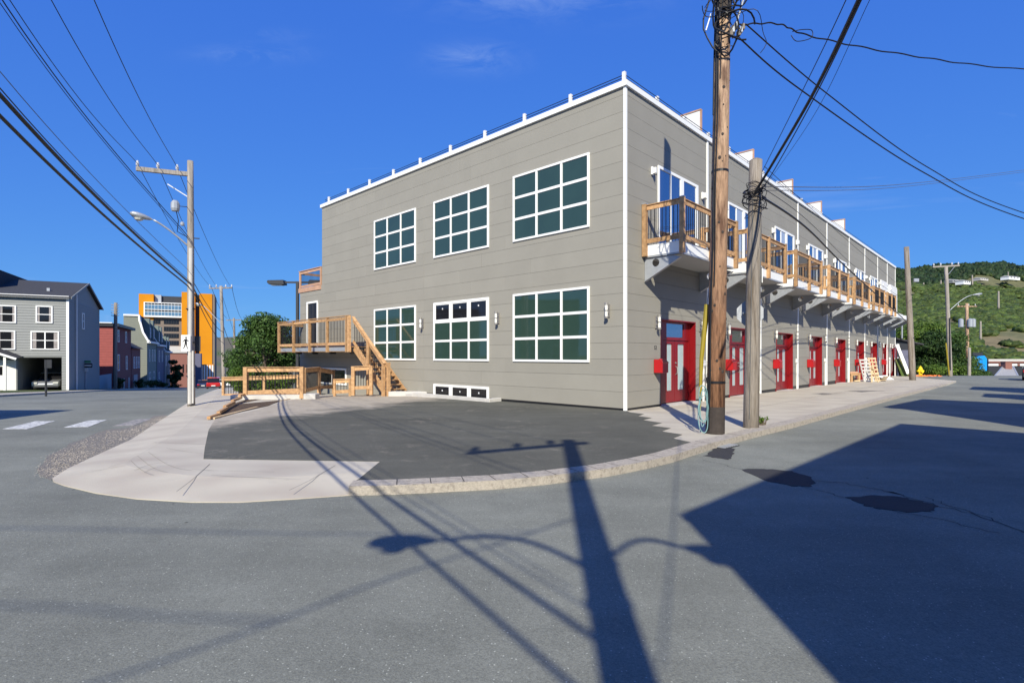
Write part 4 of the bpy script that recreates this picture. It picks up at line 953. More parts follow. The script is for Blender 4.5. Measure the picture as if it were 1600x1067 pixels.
# left corner pole with lamp, arm, conduits and signs
p7 = W(299, 631); p7b = g3(p7); Y7 = p7.y
P7, d7 = pole('utility_pole', p7b, D(297.5, 252, Y7), .115, .09, 'polewhite', 'tall pole on the left corner with side crossarm, street lamp and walking sign')
o7 = Vector(P7.location); q7 = lambda u, v, dy=0.: D(u, v, Y7+dy)-o7
MB().beam(q7(213, 264, -.6), q7(299, 273, 0), .11, .13).build('crossarm', M['polewhite'], P7); MB().beam(q7(262, 288, -.2), q7(297, 310, 0), .03).build('brace', M['galv'], P7)
for u, v in ((215, 262), (247, 265), (277, 268)):
    p = q7(u, v, -.6*(299-u)/86); insulator(P7, p.x, p.y, p.z, .8)
cobra(P7, q7(296, 386), q7(240, 356, -.6), .25, .62, m='galv', wd=.14)
for du, rr, v0, v1 in ((-1.5, .06, 388, 631), (3.5, .03, 548, 630), (-5, .018, 560, 630)):
    a_, b_ = q7(298+du, v1, -.2), q7(299.5+du*.6, v0, -.2); MB().tube([a_, b_], rr, 10).build('conduit', M['block'] if du > -4 else M['darkgrey'], P7)
for i, z in enumerate((.9, 2.0, 3.1)): MB().lathe([(.135, 0), (.135, .03)], 0, -.04, 14).xf(Matrix.Translation((0, 0, z))).build('band', M['darkgrey'], P7)
for u, v, w_, h_ in ((274, 322, .13, .34), (285, 350, .06, .12)): p = q7(u, v, -.2); MB().lathe([(w_*.8, -h_/2), (w_, -h_/4), (w_, h_/4), (w_*.6, h_/2)], p.x, p.y, 10).xf(Matrix.Translation((0, 0, p.z))).build('cutout_switch', M['galv'], P7)
MB().tube([q7(276, 322, -.2), q7(297, 324)], .012, 5).build('bracket', M['darkgrey'], P7)
MB().tube([q7(275, 328, -.2), q7(279, 345, -.2), q7(277, 362, -.2), q7(286, 367, -.1), q7(297, 372)], .013, 5).build('jumper_cable', M['wire'], P7)
MB().tube([q7(298, 372), q7(312, 373, .1)], .02, 5).build('bracket', M['darkgrey'], P7)
for i in range(9): v = 300+i*10; MB().tube([q7(294, v), q7(302, v+3)], .012, 4).build('cable_clip', M['wire'], P7)
sg = thing('walking_sign', D(290.2, 536, Y7-.28), 0, 'white sign with a black walking figure on the left corner pole', 'road sign')
bevel(MB().box(-.15, .15, 0, .006, -.26, .26).build('sign_plate', M['white'], sg), .004)
fig = MB(); n = 10
fig.prism([(.015+.032*math.cos(k*2*math.pi/n), .175+.032*math.sin(k*2*math.pi/n)) for k in range(n)], -.003, 0, 'y')
for pg in ([(-.035, .13), (.04, .135), (.045, .02), (-.03, .0)], [(-.03, .01), (.01, .01), (-.005, -.09), (-.06, -.19), (-.085, -.18), (-.045, -.08)], [(.0, .01), (.045, .02), (.05, -.07), (.075, -.19), (.045, -.195), (.015, -.07)],
           [(-.035, .13), (-.02, .105), (-.065, .05), (-.09, .0), (-.11, .01), (-.08, .07)], [(.04, .135), (.035, .09), (.07, .05), (.105, .04), (.11, .06), (.08, .08)]): fig.prism(pg, -.003, 0, 'y')
fig.build('walking_figure', M['black'], sg)
sg2 = thing('sign_board', D(306.5, 537, Y7+.1), 0, 'dark grey sign seen from behind on the left corner pole', 'road sign'); box(-.13, .13, 0, .006, -.25, .25).build('sign_plate', M['darkgrey'], sg2); sg2.rotation_euler = (0, 0, .4)
# poles further down the left street
p8b = D(350, 600, 45); P8, d8 = pole('utility_pole', p8b, D(345.5, 447, 45), .16, .115, 'polewhite', 'pale utility pole with double crossarm beyond the left corner pole')
MB().beam((d8.x-1.0, 0, d8.z-.2), (d8.x+.95, 0, d8.z-.15), .1).build('crossarm', M['pole2'], P8)
for x in (-.95, -.4, .4, .9): insulator(P8, d8.x+x, 0, d8.z-.15)
cobra(P8, D(347, 508, 45)-p8b, D(317, 484, 44.6)-p8b, .35, .55)
p9b = D(368, 600, 75); P9, d9 = pole('utility_pole', p9b, D(365.5, 497, 75), .17, .13, 'pole2', 'farthest crossarm pole, behind the green tree on the left')
MB().beam((d9.x-1.05, 0, d9.z-.3), (d9.x+1.05, 0, d9.z-.25), .12).build('crossarm', M['pole2'], P9)
p10b = D(180, 604, 56); P10, d10 = pole('utility_pole', p10b, D(181, 473, 56), .2, .15, 'pole2', 'dark utility pole with cable clusters in front of the red row house')
for i in range(5):
    for sx in (-1, 1): MB().tube([(d10.x, 0, d10.z-.3-i*.28), (d10.x+sx*.42, -.1, d10.z-.2-i*.28)], .02, 4).lathe([(.05, 0), (.07, .05), (.05, .12)], d10.x+sx*.42, -.1, 6).build('spool', M['porcelain'], P10) if False else MB().tube([(d10.x, 0, d10.z-.3-i*.28), (d10.x+sx*.42, -.1, d10.z-.2-i*.28)], .035, 4).build('bracket', M['galv'], P10)
MB().tube([(.0, -.25, 0), (.02, -.22, d10.z*.75)], .07, 6).build('riser_cable', M['darkgrey'], P10)
# double head parking lamp behind the deck
plb = D(465, 600, 31.5); LP = thing('parking_lamp', (plb.x, plb.y, -.6), 0, 'dark double headed parking lamp rising behind the lumber deck', 'lamp post')
tz = 1.6+(555-440)*31.5/834+.6
box(-.075, .075, -.075, .075, -.3, tz).build('post', M['darkgrey'], LP); box(-.75, .75, -.04, .04, tz-.1, tz).build('arm', M['darkgrey'], LP)
for s_ in (-1, 1):
    h = MB().prism([(s_*.70, -.16), (s_*1.6, -.14), (s_*1.72, -.02), (s_*1.68, .10), (s_*.75, .12)], -.24, .24, 'y').xf(Matrix.Translation((0, 0, tz-.05))).build('lamp_head', M['darkgrey'], LP); bevel(h, .02)
    box(s_*.85, s_*1.5, -.17, .17, tz-.235, tz-.205).build('lens', M['lens'], h)
# the pole behind the camera whose shadow lies across the road
T_ = math.tan(R(SUN_E))
def sun_from(x, y, z): return Vector((x-hx*z/T_, y-hy*z/T_, z))
tp = sun_from(1.06, 10.0, 11.0); q_ = sun_from(.60, 2.78, 5.87); k_ = (5.87+.1)/(11.0-5.87); bs_ = q_+(q_-tp)*(k_); bs_ = Vector((bs_.x, tp.y+(q_.y-tp.y)*.2, -.1))
P0_, d0_ = pole('utility_pole', bs_, tp, .185, .13, 'pole1', 'wooden pole with two street lamps behind the viewer, seen by its shadow')
aL = sun_from(-.70, 9.05, 11.0)-bs_; t0_ = tp-bs_
MB().beam(aL-Vector((0, 0, .25)), t0_+Vector((.35, .1, -.25)), .11, .13).build('crossarm', M['pole1'], P0_)
for k in (.04, .45, .8): p = aL.lerp(t0_, k)-Vector((0, 0, .2)); insulator(P0_, p.x, p.y, p.z, 1.3)
f7 = lambda z: d0_*((z+.1)/(d0_.z))
jz = 6.75; j_ = f7(jz)
cobra(P0_, j_, j_+Vector((-1.40, .15, .46)), 0, .66, wd=.13, bend=.30); cobra(P0_, j_+Vector((0, 0, .1)), j_+Vector((.72, -.1, .52)), .0, .5, wd=.13, bend=.28)
for z in (6.5, 7.0): MB().lathe([(.17, 0), (.17, .05)], f7(z).x, f7(z).y, 12).xf(Matrix.Translation((0, 0, z))).build('band', M['darkgrey'], P0_)

# ------------------------------------------------------------------ overhead wires
def wire(pts3, r, label, n=40, m='wire', sag=0., name='overhead_cable', twist=0.):
    P = [Vector(p) for p in pts3]; out = []
    if len(P) == 2:
        for i in range(n+1):
            t = i/n; p = P[0].lerp(P[1], t); p.z -= sag*4*t*(1-t); out.append(p)
    else:   # smooth curve through the points
        for s_ in range(len(P)-1):
            p0 = P[max(s_-1, 0)]; p1 = P[s_]; p2 = P[s_+1]; p3_ = P[min(s_+2, len(P)-1)]
            for i in range(n//2):
                t = i/(n//2); out.append(.5*((2*p1)+(p2-p0)*t+(2*p0-5*p1+4*p2-p3_)*t*t+(3*p1-p0-3*p2+p3_)*t**3))
        out.append(P[-1])
    if twist:
        for i, p in enumerate(out): p += Vector((0, twist*math.cos(i*.9), twist*math.sin(i*.9)))
    o = MB().tube(out, r, 5).build(name, M[m], smooth=True); return tag(o, label, 'overhead cable')
A7 = lambda u, v: D(u, v, Y7)
Bp = bs_+f7(5.6)
# from the left corner pole over the road towards the viewer's pole
wire([A7(300, 446), D(0, 148, 5.9), Bp+Vector((0, 0, .35))], .026, 'thickest black cable from the left corner pole passing over the viewer')
wire([A7(296, 449), D(0, 181, 5.9), Bp+Vector((-.02, 0, -.1))], .022, 'lowest thick black cable from the left corner pole over the road')
wire([A7(297, 440), D(0, 138, 6.1), Bp+Vector((0, 0, .6))], .008, 'thin cable just above the two thick black ones on the left')
wire([A7(297, 425), D(0, 112, 7), Bp+Vector((-.3, 0, 1.0))], .006, 'thin single wire above the thick pair on the left', m='wiregrey')
wire([A7(296, 372), D(10, 10, 9.5), tp+Vector((-.5, 0, -2))], .012, 'black wire from the left pole lamp bracket to the upper left')
wire([A7(296, 376), D(2, 8, 9.3), tp+Vector((-.55, 0, -2.2))], .008, 'second thin wire hugging the one from the left pole lamp bracket')
for (u, v, ue, lb, kk) in ((215, 256, 15, 'wire on the outermost insulator of the left pole crossarm', .04), (247, 259, 80, 'wire on the middle insulator of the left pole crossarm', .45), (277, 262, 147, 'wire on the innermost insulator of the left pole crossarm', .8)):
    wire([D(u, v, Y7-.6*(299-u)/86), D(ue, 0, 9.8), bs_+aL.lerp(t0_, kk)+Vector((0, 0, .1))], .009, lb)
e8 = lambda u, v: D(u, v, 45)
for (u, v, u2, v2, lb) in ((215, 256, 328, 447, 'left wire running from the left crossarm pole down the street'), (247, 259, 338, 447, 'middle wire running from the left crossarm pole down the street'), (277, 262, 360, 447, 'right wire running from the left crossarm pole down the street')):
    wire([D(u, v, Y7-.6*(299-u)/86), e8(u2, v2)], .010, lb, sag=.35)
for (v, v2, r_, lb) in ((449, 518, .02, 'sagging black cable between the left pole and the next one'), (455, 535, .016, 'lower sagging cable between the left pole and the next one'), (440, 500, .012, 'upper thin cable between the left pole and the next one')):
    wire([A7(302, v), e8(348, v2)], r_, lb, sag=.3)
for (u, u2, lb) in ((330, 355, 'left'), (362, 377, 'right')): wire([e8(u, 447), D(u2, 497, 75)], .018, 'far %s hand wire between the two small crossarm poles' % lb, sag=.5)
wire([e8(348, 505), D(367, 545, 75)], .025, 'far low cable between the two small crossarm poles', sag=.5)
wire([e8(347, 460), D(390, 590, 60)], .012, 'far service wire dropping behind the tree on the left', sag=.2)
# right: pole one to houses across the street
a1 = D(1163, 58, 10.9)
wire([D(1150, 40, 10.9), D(1215, 38, 11.4), D(1270, 58, 11.8), D(1420, 87, 13), D(1600, 109, 15), D(1900, 125, 18)], .016, 'twisted cable leaving the brown pole top and running off to the right', twist=.012)
MB_ = wire([D(1238, 50, 11.6), D(1252, 47, 11.6), D(1268, 48, 11.7), D(1267, 60, 11.7), D(1245, 65, 11.6), D(1236, 56, 11.6)], .009, 'small slack loop hanging on the twisted cable right of the brown pole')
wire([D(1165, 38, 10.9), D(1290, 145, 13), D(1450, 262, 16), D(1600, 333, 19), D(1900, 420, 24)], .015, 'upper of two black cables slanting down right from the brown pole')
wire([D(1155, 60, 10.9), D(1250, 140, 12.4), D(1440, 268, 15.6), D(1600, 342, 19), D(1900, 430, 24)], .017, 'lower of two black cables slanting down right from the brown pole')
wire([D(1180, 300, 11.7), D(1206, 258, 11.0), D(1270, 148, 8.8), D(1342, 0, 6.6), D(1500, -350, 4.2)], .028, 'thick black cable bundle climbing from the grey pole over the street')
wire([D(1184, 306, 11.7), D(1212, 262, 10.9), D(1276, 146, 8.7), D(1346, 0, 6.5), D(1506, -350, 4.2)], .010, 'cable lashed along the right of the thick bundle above the grey pole')
wire([D(1190, 270, 11.8), D(1250, 150, 9.2), D(1322, 0, 6.9), D(1460, -320, 4.4)], .007, 'thin wire left of the thick bundle above the grey pole')
wire([D(1200, 285, 11.8), D(1275, 175, 8.9), D(1359, 0, 6.6), D(1500, -300, 4.4)], .004, 'hair thin wire right of the thick bundle above the grey pole')
wire([D(1187, 306, 11.8), D(1262, 358, 16), D(1330, 425, 24), D(1414, 500, 38.2)], .028, 'thick sagging cable from the grey pole along the balconies')
wire([D(1186, 290, 11.8), D(1262, 345, 18), D(1340, 420, 28), D(1415, 470, 38.2)], .009, 'thin wire above the thick sagging cable in front of the balconies')
wire([D(1194, 260, 11.8), D(1300, 355, 20), D(1415, 455, 38.2)], .007, 'thinnest wire crossing the upper facade towards the far grey pole')
wire([D(1186, 292, 11.8), D(1400, 289, 20), D(1600, 266, 30), D(1900, 225, 38)], .011, 'upper of two flat wires running right behind the grey pole', m='wiregrey')
wire([D(1186, 298, 11.8), D(1400, 293, 20), D(1600, 269, 30), D(1900, 232, 38)], .009, 'lower of two flat wires running right behind the grey pole', m='wiregrey')

def swire(px, z, r_, lb):     # a wire behind the viewer, known only by its shadow on the road
    pts = []
    for u, v in px: q = W(u, v, -.1); pts.append(sun_from(q.x, q.y, z+.1))
    wire(pts, r_, lb)
swire([(-900, 822), (0, 832), (280, 838), (560, 842), (830, 838)], 9.5, .010, 'wire behind the viewer running left from the two lamp pole, upper one')
swire([(-700, 950), (0, 962), (200, 977), (420, 988)], 9.0, .010, 'wire behind the viewer running left from the two lamp pole, lower one')
swire([(60, 1110), (200, 1064), (420, 985), (600, 915), (800, 850), (900, 815)], 8.5, .012, 'wire behind the viewer crossing slantwise towards the two lamp pole')
swire([(1062, 690), (1058, 800), (1050, 930), (1040, 1066)], 7.5, .009, 'service wire behind the viewer running to the grey building')

# ------------------------------------------------------------------ houses
M['vinyl'] = mat('pale_grey_siding', (.26, .268, .262), .7, .04, 3)
M['vinylblue'] = mat('blue_grey_siding', (.27, .28, .27), .7, .05, 3)
M['shingle'] = mat('dark_roof_shingles', (.045, .045, .05), .9, .25, 9, .4, 14, stretch=(1, 1, 3))
M['greyshingle'] = mat('grey_roof_shingles', (.28, .28, .29), .9, .25, 9, .4, 14)
M['redsiding'] = mat('red_clapboard', (.30, .07, .06), .7, .12, 3)
M['darkred'] = mat('dark_red_clapboard', (.17, .03, .035), .7, .1, 3)
M['olive'] = mat('olive_siding', (.20, .21, .17), .7, .05, 3)
M['greenish'] = mat('green_grey_siding', (.17, .21, .19), .7, .05, 3)
M['purple'] = mat('blue_violet_siding', (.13, .13, .19), .7, .05, 3)
M['brick'] = mat('brown_red_brick', (.25, .11, .085), .85, .15, 6)
M['ochre'] = mat('orange_cladding', (.62, .235, .003), .9, .05, .25, col2=(.57, .21, .003))
M['taupe'] = mat('taupe_concrete', (.20, .16, .13), .8, .08, 1)
M['bluefence'] = mat('pale_blue_fence', (.24, .33, .38), .7, .06, 3)
M['greydoor'] = mat('grey_door', (.30, .31, .33), .6, .05, 3)
M['curtain'] = mat('window_curtain', (.30, .27, .26), .6, .3, 6)
def lap(mb_args, parent, m, name='siding_board', h=.22, proud=.012):
    """lap boards over a rectangle p->q (plan), z0..z1, with openings (a0,a1,z0,z1)"""
    p, q, z0, z1, holes = mb_args; p, q = Vector(p), Vector(q); L_ = (q-p).length; d = (q-p)/L_; nrm = Vector((d.y, -d.x)); mb = MB(); z = z0
    while z < z1-.01:
        zt = min(z+h, z1); segs = [(0, L_)]
        for H in holes:
            if H[2] < zt-.02 and H[3] > z+.02:
                segs = [x for a, b in segs for x in ((a, min(b, H[0])), (max(a, H[1]), b)) if x[1]-x[0] > .01]
        for a, b in segs:
            A, B_ = p+d*a, p+d*b; o = nrm*(proud+.02); i_ = nrm*proud*.2
            mb.add([(A.x+o.x, A.y+o.y, z), (B_.x+o.x, B_.y+o.y, z), (B_.x+i_.x, B_.y+i_.y, zt), (A.x+i_.x, A.y+i_.y, zt), (A.x, A.y, z), (B_.x, B_.y, z)], [(0, 1, 2, 3), (0, 4, 5, 1)])
        z = zt
    o = mb.build(name, M[m], parent); o['kind'] = 'stuff'; return o
def win(parent, p, d, nrm, w_, h_, z, double=False, glass='glassdark', tr=.09, cur=True):
    """sash window centred at plan point p on a wall running along d, facing nrm"""
    p = Vector(p); d = Vector(d).normalized(); nrm = Vector(nrm).normalized()
    mt = Matrix(((d.x, nrm.x, 0, p.x), (d.y, nrm.y, 0, p.y), (0, 0, 1, z), (0, 0, 0, 1)))
    fr = MB().box(-w_/2-tr, w_/2+tr, -.01, .06, h_, h_+tr).box(-w_/2-tr, w_/2+tr, -.01, .07, -tr, 0).box(-w_/2-tr, -w_/2, -.01, .06, 0, h_).box(w_/2, w_/2+tr, -.01, .06, 0, h_).box(-w_/2, w_/2, -.01, .04, h_/2-.03, h_/2+.03)
    if double: fr.box(-.04, .04, -.01, .05, 0, h_)
    f = fr.xf(mt).build('window', M['white'], parent); box(-w_/2, w_/2, .0, .015, 0, h_).xf(mt).build('pane', M[glass], f)
    if cur:
        c_ = MB()
        for a, b in (((-w_/2, -w_/2+w_*.16), (w_/2-w_*.16, w_/2)) if w_ > .7 else ((-w_/2, -w_/2+w_*.2),)): box(a, b, .016, .018, h_*.02, h_*.98).xf(mt).build('curtain', M['curtain'], f)
    return f
# --- grey gable house over a carport
HC = Vector((-37.4, 45.)); e1 = Vector((-.883, -.47)); e2 = Vector((-.47, .883)); HB = -1.35
H = thing('gable_house', (0, 0, 0), 0, 'pale grey gable house with white trimmed windows above an open carport', 'house')
def hp(a, b): return HC+e1*a+e2*b
EZ = 6.35; AP = 8.35; LW = 11; DP = 12.3
rotm = Matrix(((e1.x, e2.x, 0, HC.x), (e1.y, e2.y, 0, HC.y), (0, 0, 1, 0), (0, 0, 0, 1)))
def hb(mb, nm, m, par=None): return mb.xf(rotm).build(nm, M[m], par or H)
cp = (.42, 3.25, HB-.6, 1.42)   # carport opening
body = MB(); xs, zs, fill = cells(0, LW, HB-1.2, EZ, [cp])
for (i, j), f in fill.items():
    if f: body.box(xs[i], xs[i+1], .02, .22, zs[j], zs[j+1])
body.box(0.0, .2, .22, DP, HB-1.5, EZ).box(0, LW, DP-.2, DP, HB-1.5, EZ).box(3.25, 3.4, .22, 7, HB-1.2, 1.42).box(.2, 3.3, .22, 7, 1.42, 1.5).box(.2, 3.3, 6.9, 7.0, HB-1, 1.42)
hb(body, 'wall', 'vinylblue')
hb(MB().prism([(0, EZ), (DP, EZ), (DP*.5, AP-.1)], 0.0, .2, 'x'), 'gable_wall', 'vinylblue')
lap((hp(LW, 0), hp(0, 0), HB-.2, EZ, [(LW-cp[1], LW-cp[0], cp[2], cp[3])]), H, 'vinyl')
lap((hp(0, 0), hp(0, DP), HB-.4, EZ, []), H, 'vinylblue')
hb(MB().box(-.05, .12, -.05, .05, HB-.4, EZ), 'corner_board', 'white'); hb(MB().box(-.1, LW, -.32, -.24, EZ-.02, EZ+.2), 'eave_fascia', 'white'); hb(MB().box(-.1, LW, -.24, .0, EZ-.04, EZ+.02), 'soffit', 'darkgrey')
rf = MB()
for s_, (y0, y1) in ((0, (-.35, DP*.5)), (1, (DP+.35, DP*.5))):
    zz0 = EZ+.02-.0; rf.add([(-.25, y0, zz0+.12), (LW, y0, zz0+.12), (LW, y1, AP+.05), (-.25, y1, AP+.05), (-.25, y0, zz0), (LW, y0, zz0), (LW, y1, AP-.07), (-.25, y1, AP-.07)], [(0, 1, 2, 3), (4, 7, 6, 5), (0, 4, 5, 1), (0, 3, 7, 4), (1, 5, 6, 2)])
hb(rf, 'roof', 'shingle')
hb(MB().box(5.1, LW, 2.0, DP-2, EZ+1.0, AP+.45), 'raised_roof', 'shingle')
hb(MB().beam((-.28, -.35, EZ+.04), (-.28, DP*.5, AP), .05, .16).beam((-.28, DP+.35, EZ+.04), (-.28, DP*.5, AP), .05, .16), 'rake_board', 'vinylblue')
hb(MB().box(1.6, 1.8, 1.7, 1.9, EZ+.6, EZ+1.0), 'roof_vent', 'galv')
hb(MB().tube([(-.12, 2.2, EZ+.6), (-.12, 2.2, HB-.3)], .07, 7), 'drain_pipe', 'whitewood')
fn = -e2
def hwin(a, z, w_, h_, dbl=False): win(H, hp(a, -.03), e1, fn, w_, h_, z, dbl)
hwin(1.55, 4.35, .9, 1.25); hwin(3.85, 4.3, .9, 1.25); hwin(6.6, 4.3, .9, 1.25); hwin(1.5, 2.15, 1.65, 1.35, True); hwin(3.95, 2.15, 1.0, 1.35); hwin(7, 2.15, 1.0, 1.35)
win(H, hp(-.03, 5.0), e2, -e1, .6, 1.3, 4.1); 
# porch and white door
hb(MB().box(3.9, 4.8, -.06, -.03, HB+.15, .95), 'white_door', 'white'); hb(MB().box(4.15, 4.55, -.075, -.06, .0, .7), 'door_window', 'glassdark')
hb(MB().box(3.32, 6.4, -.05, -.02, HB+.1, 1.2), 'porch_wall', 'whitewood')
pr = MB().add([(2.9, .0, 1.5), (7.3, .0, 1.5), (7.3, -1.6, 1.9), (5.1, -1.6, 2.3), (2.9, -1.6, 1.35), (5.1, .0, 2.6)], [(0, 5, 3, 4), (5, 1, 2, 3)]); hb(pr, 'porch_roof', 'shingle')
hb(MB().beam((2.9, -1.62, 1.3), (5.1, -1.62, 2.22), .06, .16).beam((7.3, -1.62, 1.75), (5.1, -1.62, 2.22), .06, .16), 'porch_trim', 'white'); hb(MB().box(3.55, 3.7, -1.5, -1.35, HB, 1.5), 'porch_post', 'white')
hb(MB().box(.3, 3.3, -.3, 6.8, HB-.3, HB-.02), 'carport_floor', 'gravel')
# --- cars
def car(name, loc, rz, m, label, kind='sedan'):
    r = thing(name, loc, rz, label, 'car'); L_, Wd = (4.5, 1.78)
    if kind == 'sedan': side = [(-2.2, .32), (-2.2, .80), (-1.75, .92), (-.95, .95), (.95, .92), (2.0, .78), (2.22, .58), (2.2, .30)]; cab = [(-1.55, .92), (-.95, 1.38), (.25, 1.42), (1.05, .92)]
    else: side = [(-2.2, .42), (-2.25, 1.0), (-.6, 1.04), (.95, 1.04), (2.0, .96), (2.25, .75), (2.2, .42)]; cab = [(-1.9, 1.0), (-1.7, 1.66), (.2, 1.72), (1.05, 1.02)]
    b_ = MB().prism(side, -Wd/2, Wd/2, 'y').build('body', M[m], r); bevel(b_, .09, 3)
    cb_ = MB().prism(cab, -Wd/2+.12, Wd/2-.12, 'y').build('cabin', M['glassdark'], r); bevel(cb_, .05, 2)
    t0 = cab[1]; t1 = cab[2]; bevel(MB().prism([(t0[0]-.02, t0[1]-.05), (t1[0]+.05, t1[1]-.05), (t1[0], t1[1]+.03), (t0[0]+.05, t0[1]+.03)], -Wd/2+.10, Wd/2-.10, 'y').build('roof', M[m], r), .02)
    for x in (-1.35, 1.38):
        for y in (-1, 1):
            wh = MB().tube([(x, y*(Wd/2-.22), .33), (x, y*(Wd/2+.01), .33)], .33, 16).build('wheel', M['black'], r); MB().tube([(x, y*(Wd/2-.0), .33), (x, y*(Wd/2+.02), .33)], .2, 12).build('rim', M['chrome'], wh)
    for y in (-.68, .68):
        box(2.16, 2.25, y-.17, y+.17, .58, .74).build('headlight', M['lens'], r); box(-2.27, -2.18, y-.16, y+.16, .62, .82).build('tail_light', M['redbox'], r)
    box(-2.26, -2.2, -.26, .26, .5, .62).build('number_plate', M['white'], r); box(-2.28, -2.18, -Wd/2+.03, Wd/2-.03, .30, .45).build('bumper', M['darkgrey'], r); box(2.18, 2.28, -Wd/2+.03, Wd/2-.03, .28, .42).build('bumper', M['darkgrey'], r)
    return r
M['carsilver'] = mat('silver_car_paint', (.45, .46, .47), .25, .03, 2, metal=.6, coat=.8); M['carred'] = mat('red_car_paint', (.50, .02, .02), .3, .03, 2, coat=.8); M['cardark'] = mat('dark_car_paint', (.03, .03, .045), .3, .03, 2, coat=.8); M['carwhite'] = mat('white_car_paint', (.7, .7, .7), .3, .03, 2, coat=.8)
c_ = hp(1.6, 2.6); car('parked_car', (c_.x, c_.y, HB-.02), math.atan2(-e2.y, -e2.x), 'carsilver', 'silver car parked nose out inside the carport of the grey house')
st = math.atan2(sdir.y, sdir.x)
p = D(334, 607, 80); car('parked_car', (p.x, p.y, G(p.x, p.y)-.1), st, 'carred', 'red car parked at the kerb down the left street, seen from behind', 'suv')
p = D(318, 603, 92); car('parked_car', (p.x, p.y, G(p.x, p.y)-.1), st, 'cardark', 'dark blue car parked beyond the red one down the left street')
p = D(351, 597, 96); car('parked_car', (p.x, p.y, G(p.x, p.y)+.05), .3, 'carwhite', 'white car parked behind the low lumber fence')
p = D(1604, 592, 41); car('parked_car', (p.x+.9, p.y, G(p.x, p.y)-.1), math.atan2(.722, .692), 'cardark', 'dark car cut by the right edge of the picture, up the street', 'suv')
# signs by the grey house
s1 = W(133.5, 609, 0); sp_ = thing('sign_post', g3(s1), 0, 'sign post with one way arrow, street name blade and a small square sign', 'sign post')
MB().tube([(0, 0, -.2), (.05, 0, 2.4)], .05, 6).build('post', M['galv'], sp_)
YS = s1.y; k_ = YS/834; zt = (609-555)*k_
def sq(u0, u1, v0, v1, m, nm, dy=-.08, par=sp_):
    return box((u0-133.5)*k_, (u1-133.5)*k_, dy, dy+.02, (609-v1)*k_, (609-v0)*k_).build(nm, M[m], par)
M['signgreen'] = mat('green_sign', (.08, .30, .16), .5, .05)
sq(130, 143, 563.3, 567, 'signgreen', 'street_name_blade'); b_ = sq(126.5, 145.5, 567.8, 574.2, 'black', 'one_way_sign', -.1); sq(131.5, 138.5, 574.8, 580.5, 'white', 'square_sign')
f = lambda u, v: ((u-133.5)*k_, (609-v)*k_)
MB().prism([f(128, 571), f(132, 568.6), f(132, 569.9), f(144.3, 569.9), f(144.3, 572.1), f(132, 572.1), f(132, 573.4)], -.115, -.101, 'y').build('arrow', M['white'], b_)
s2 = W(72, 616, 0); ps = thing('sign_post', g3(s2), 0, 'plain dark sign post standing in front of the carport', 'sign post'); MB().tube([(0, 0, -.2), (0, 0, (616-562)*s2.y/834)], .05, 6).build('post', M['darkgrey'], ps); box(-.06, .3, -.02, .01, (616-575)*s2.y/834, (616-562)*s2.y/834).build('sign_plate', M['darkgrey'], ps)
s3 = W(180, 612, 0)
# --- red row house and neighbours along the left street (front line parallel to the street)
def RL(t, o=0.): return Vector((-20.0, 12.3))+sdir*t+ndir*o
def row(name, t0, t1, dep, zb, zt, m_side, m_front, label, windows=(), lapm=True):
    r = thing(name, (0, 0, 0), 0, label, 'house'); a, b, c, d = RL(t0), RL(t1), RL(t1, dep), RL(t0, dep)
    MB().prism([tuple(p) for p in (a, b, c, d)], zb, zt-.02).build('wall', M[m_front], r)
    lap((d, a, zb, zt, []), r, m_side, h=.3); lap((a, b, zb, zt, []), r, m_front, h=.3)
    for (t, z, w_, h_) in windows: win(r, RL(t, -.04), sdir, -ndir, w_, h_, z)
    return r
r1 = row('row_house', 57.4, 70, 9, -4, 5.0, 'redsiding', 'darkred', 'tall red clapboard row house with a flat dark cornice', [(60, 3.3, .9, 1.3), (65.5, 3.3, .9, 1.3), (60, -.2, 1.3, 1.8), (66, -.2, .9, 1.6)])
a, b = RL(57.1, -.5), RL(70.2, -.5); MB().prism([tuple(p) for p in (a, b, RL(70.2, 9), RL(57.1, 9))], 5.0, 5.35).build('cornice', M['darkgrey'], r1)
MB().prism([tuple(p) for p in (RL(57.0, .1), RL(57.3, .1), RL(57.3, 9), RL(57.0, 9))], 5.35, 5.45).build('edge_trim', M['white'], r1)
for t in (59, 63.5, 67.5): MB().prism([tuple(p) for p in (RL(t, -.06), RL(t+1.1, -.06), RL(t+1.1, .1), RL(t, .1))], -3.5, -1.4).build('door', M['greydoor'], r1)
r2_ = row('row_house', 70.4, 79, 8, -4.2, 2.6, 'darkred', 'darkred', 'low dark red row house with white window frames and sloping roof', [(72.5, -.2, .9, 1.5), (74.7, -.2, .9, 1.5), (76.9, -.2, .9, 1.5)])
MB().add([(*RL(70.0, -.4), 2.55), (*RL(79.4, -.4), 2.55), (*RL(79.4, 4), 5.2), (*RL(70.0, 4), 5.2), (*RL(79.4, 8.4), 2.5), (*RL(70, 8.4), 2.5)], [(0, 1, 2, 3), (3, 2, 4, 5), (0, 3, 5), (1, 4, 2)]).build('roof', M['shingle'], r2_)
MB().prism([tuple(p) for p in (RL(72, -.08), RL(75.5, -.08), RL(75.5, .1), RL(72, .1))], -3.8, -1.2).build('shop_front', M['greydoor'], r2_)
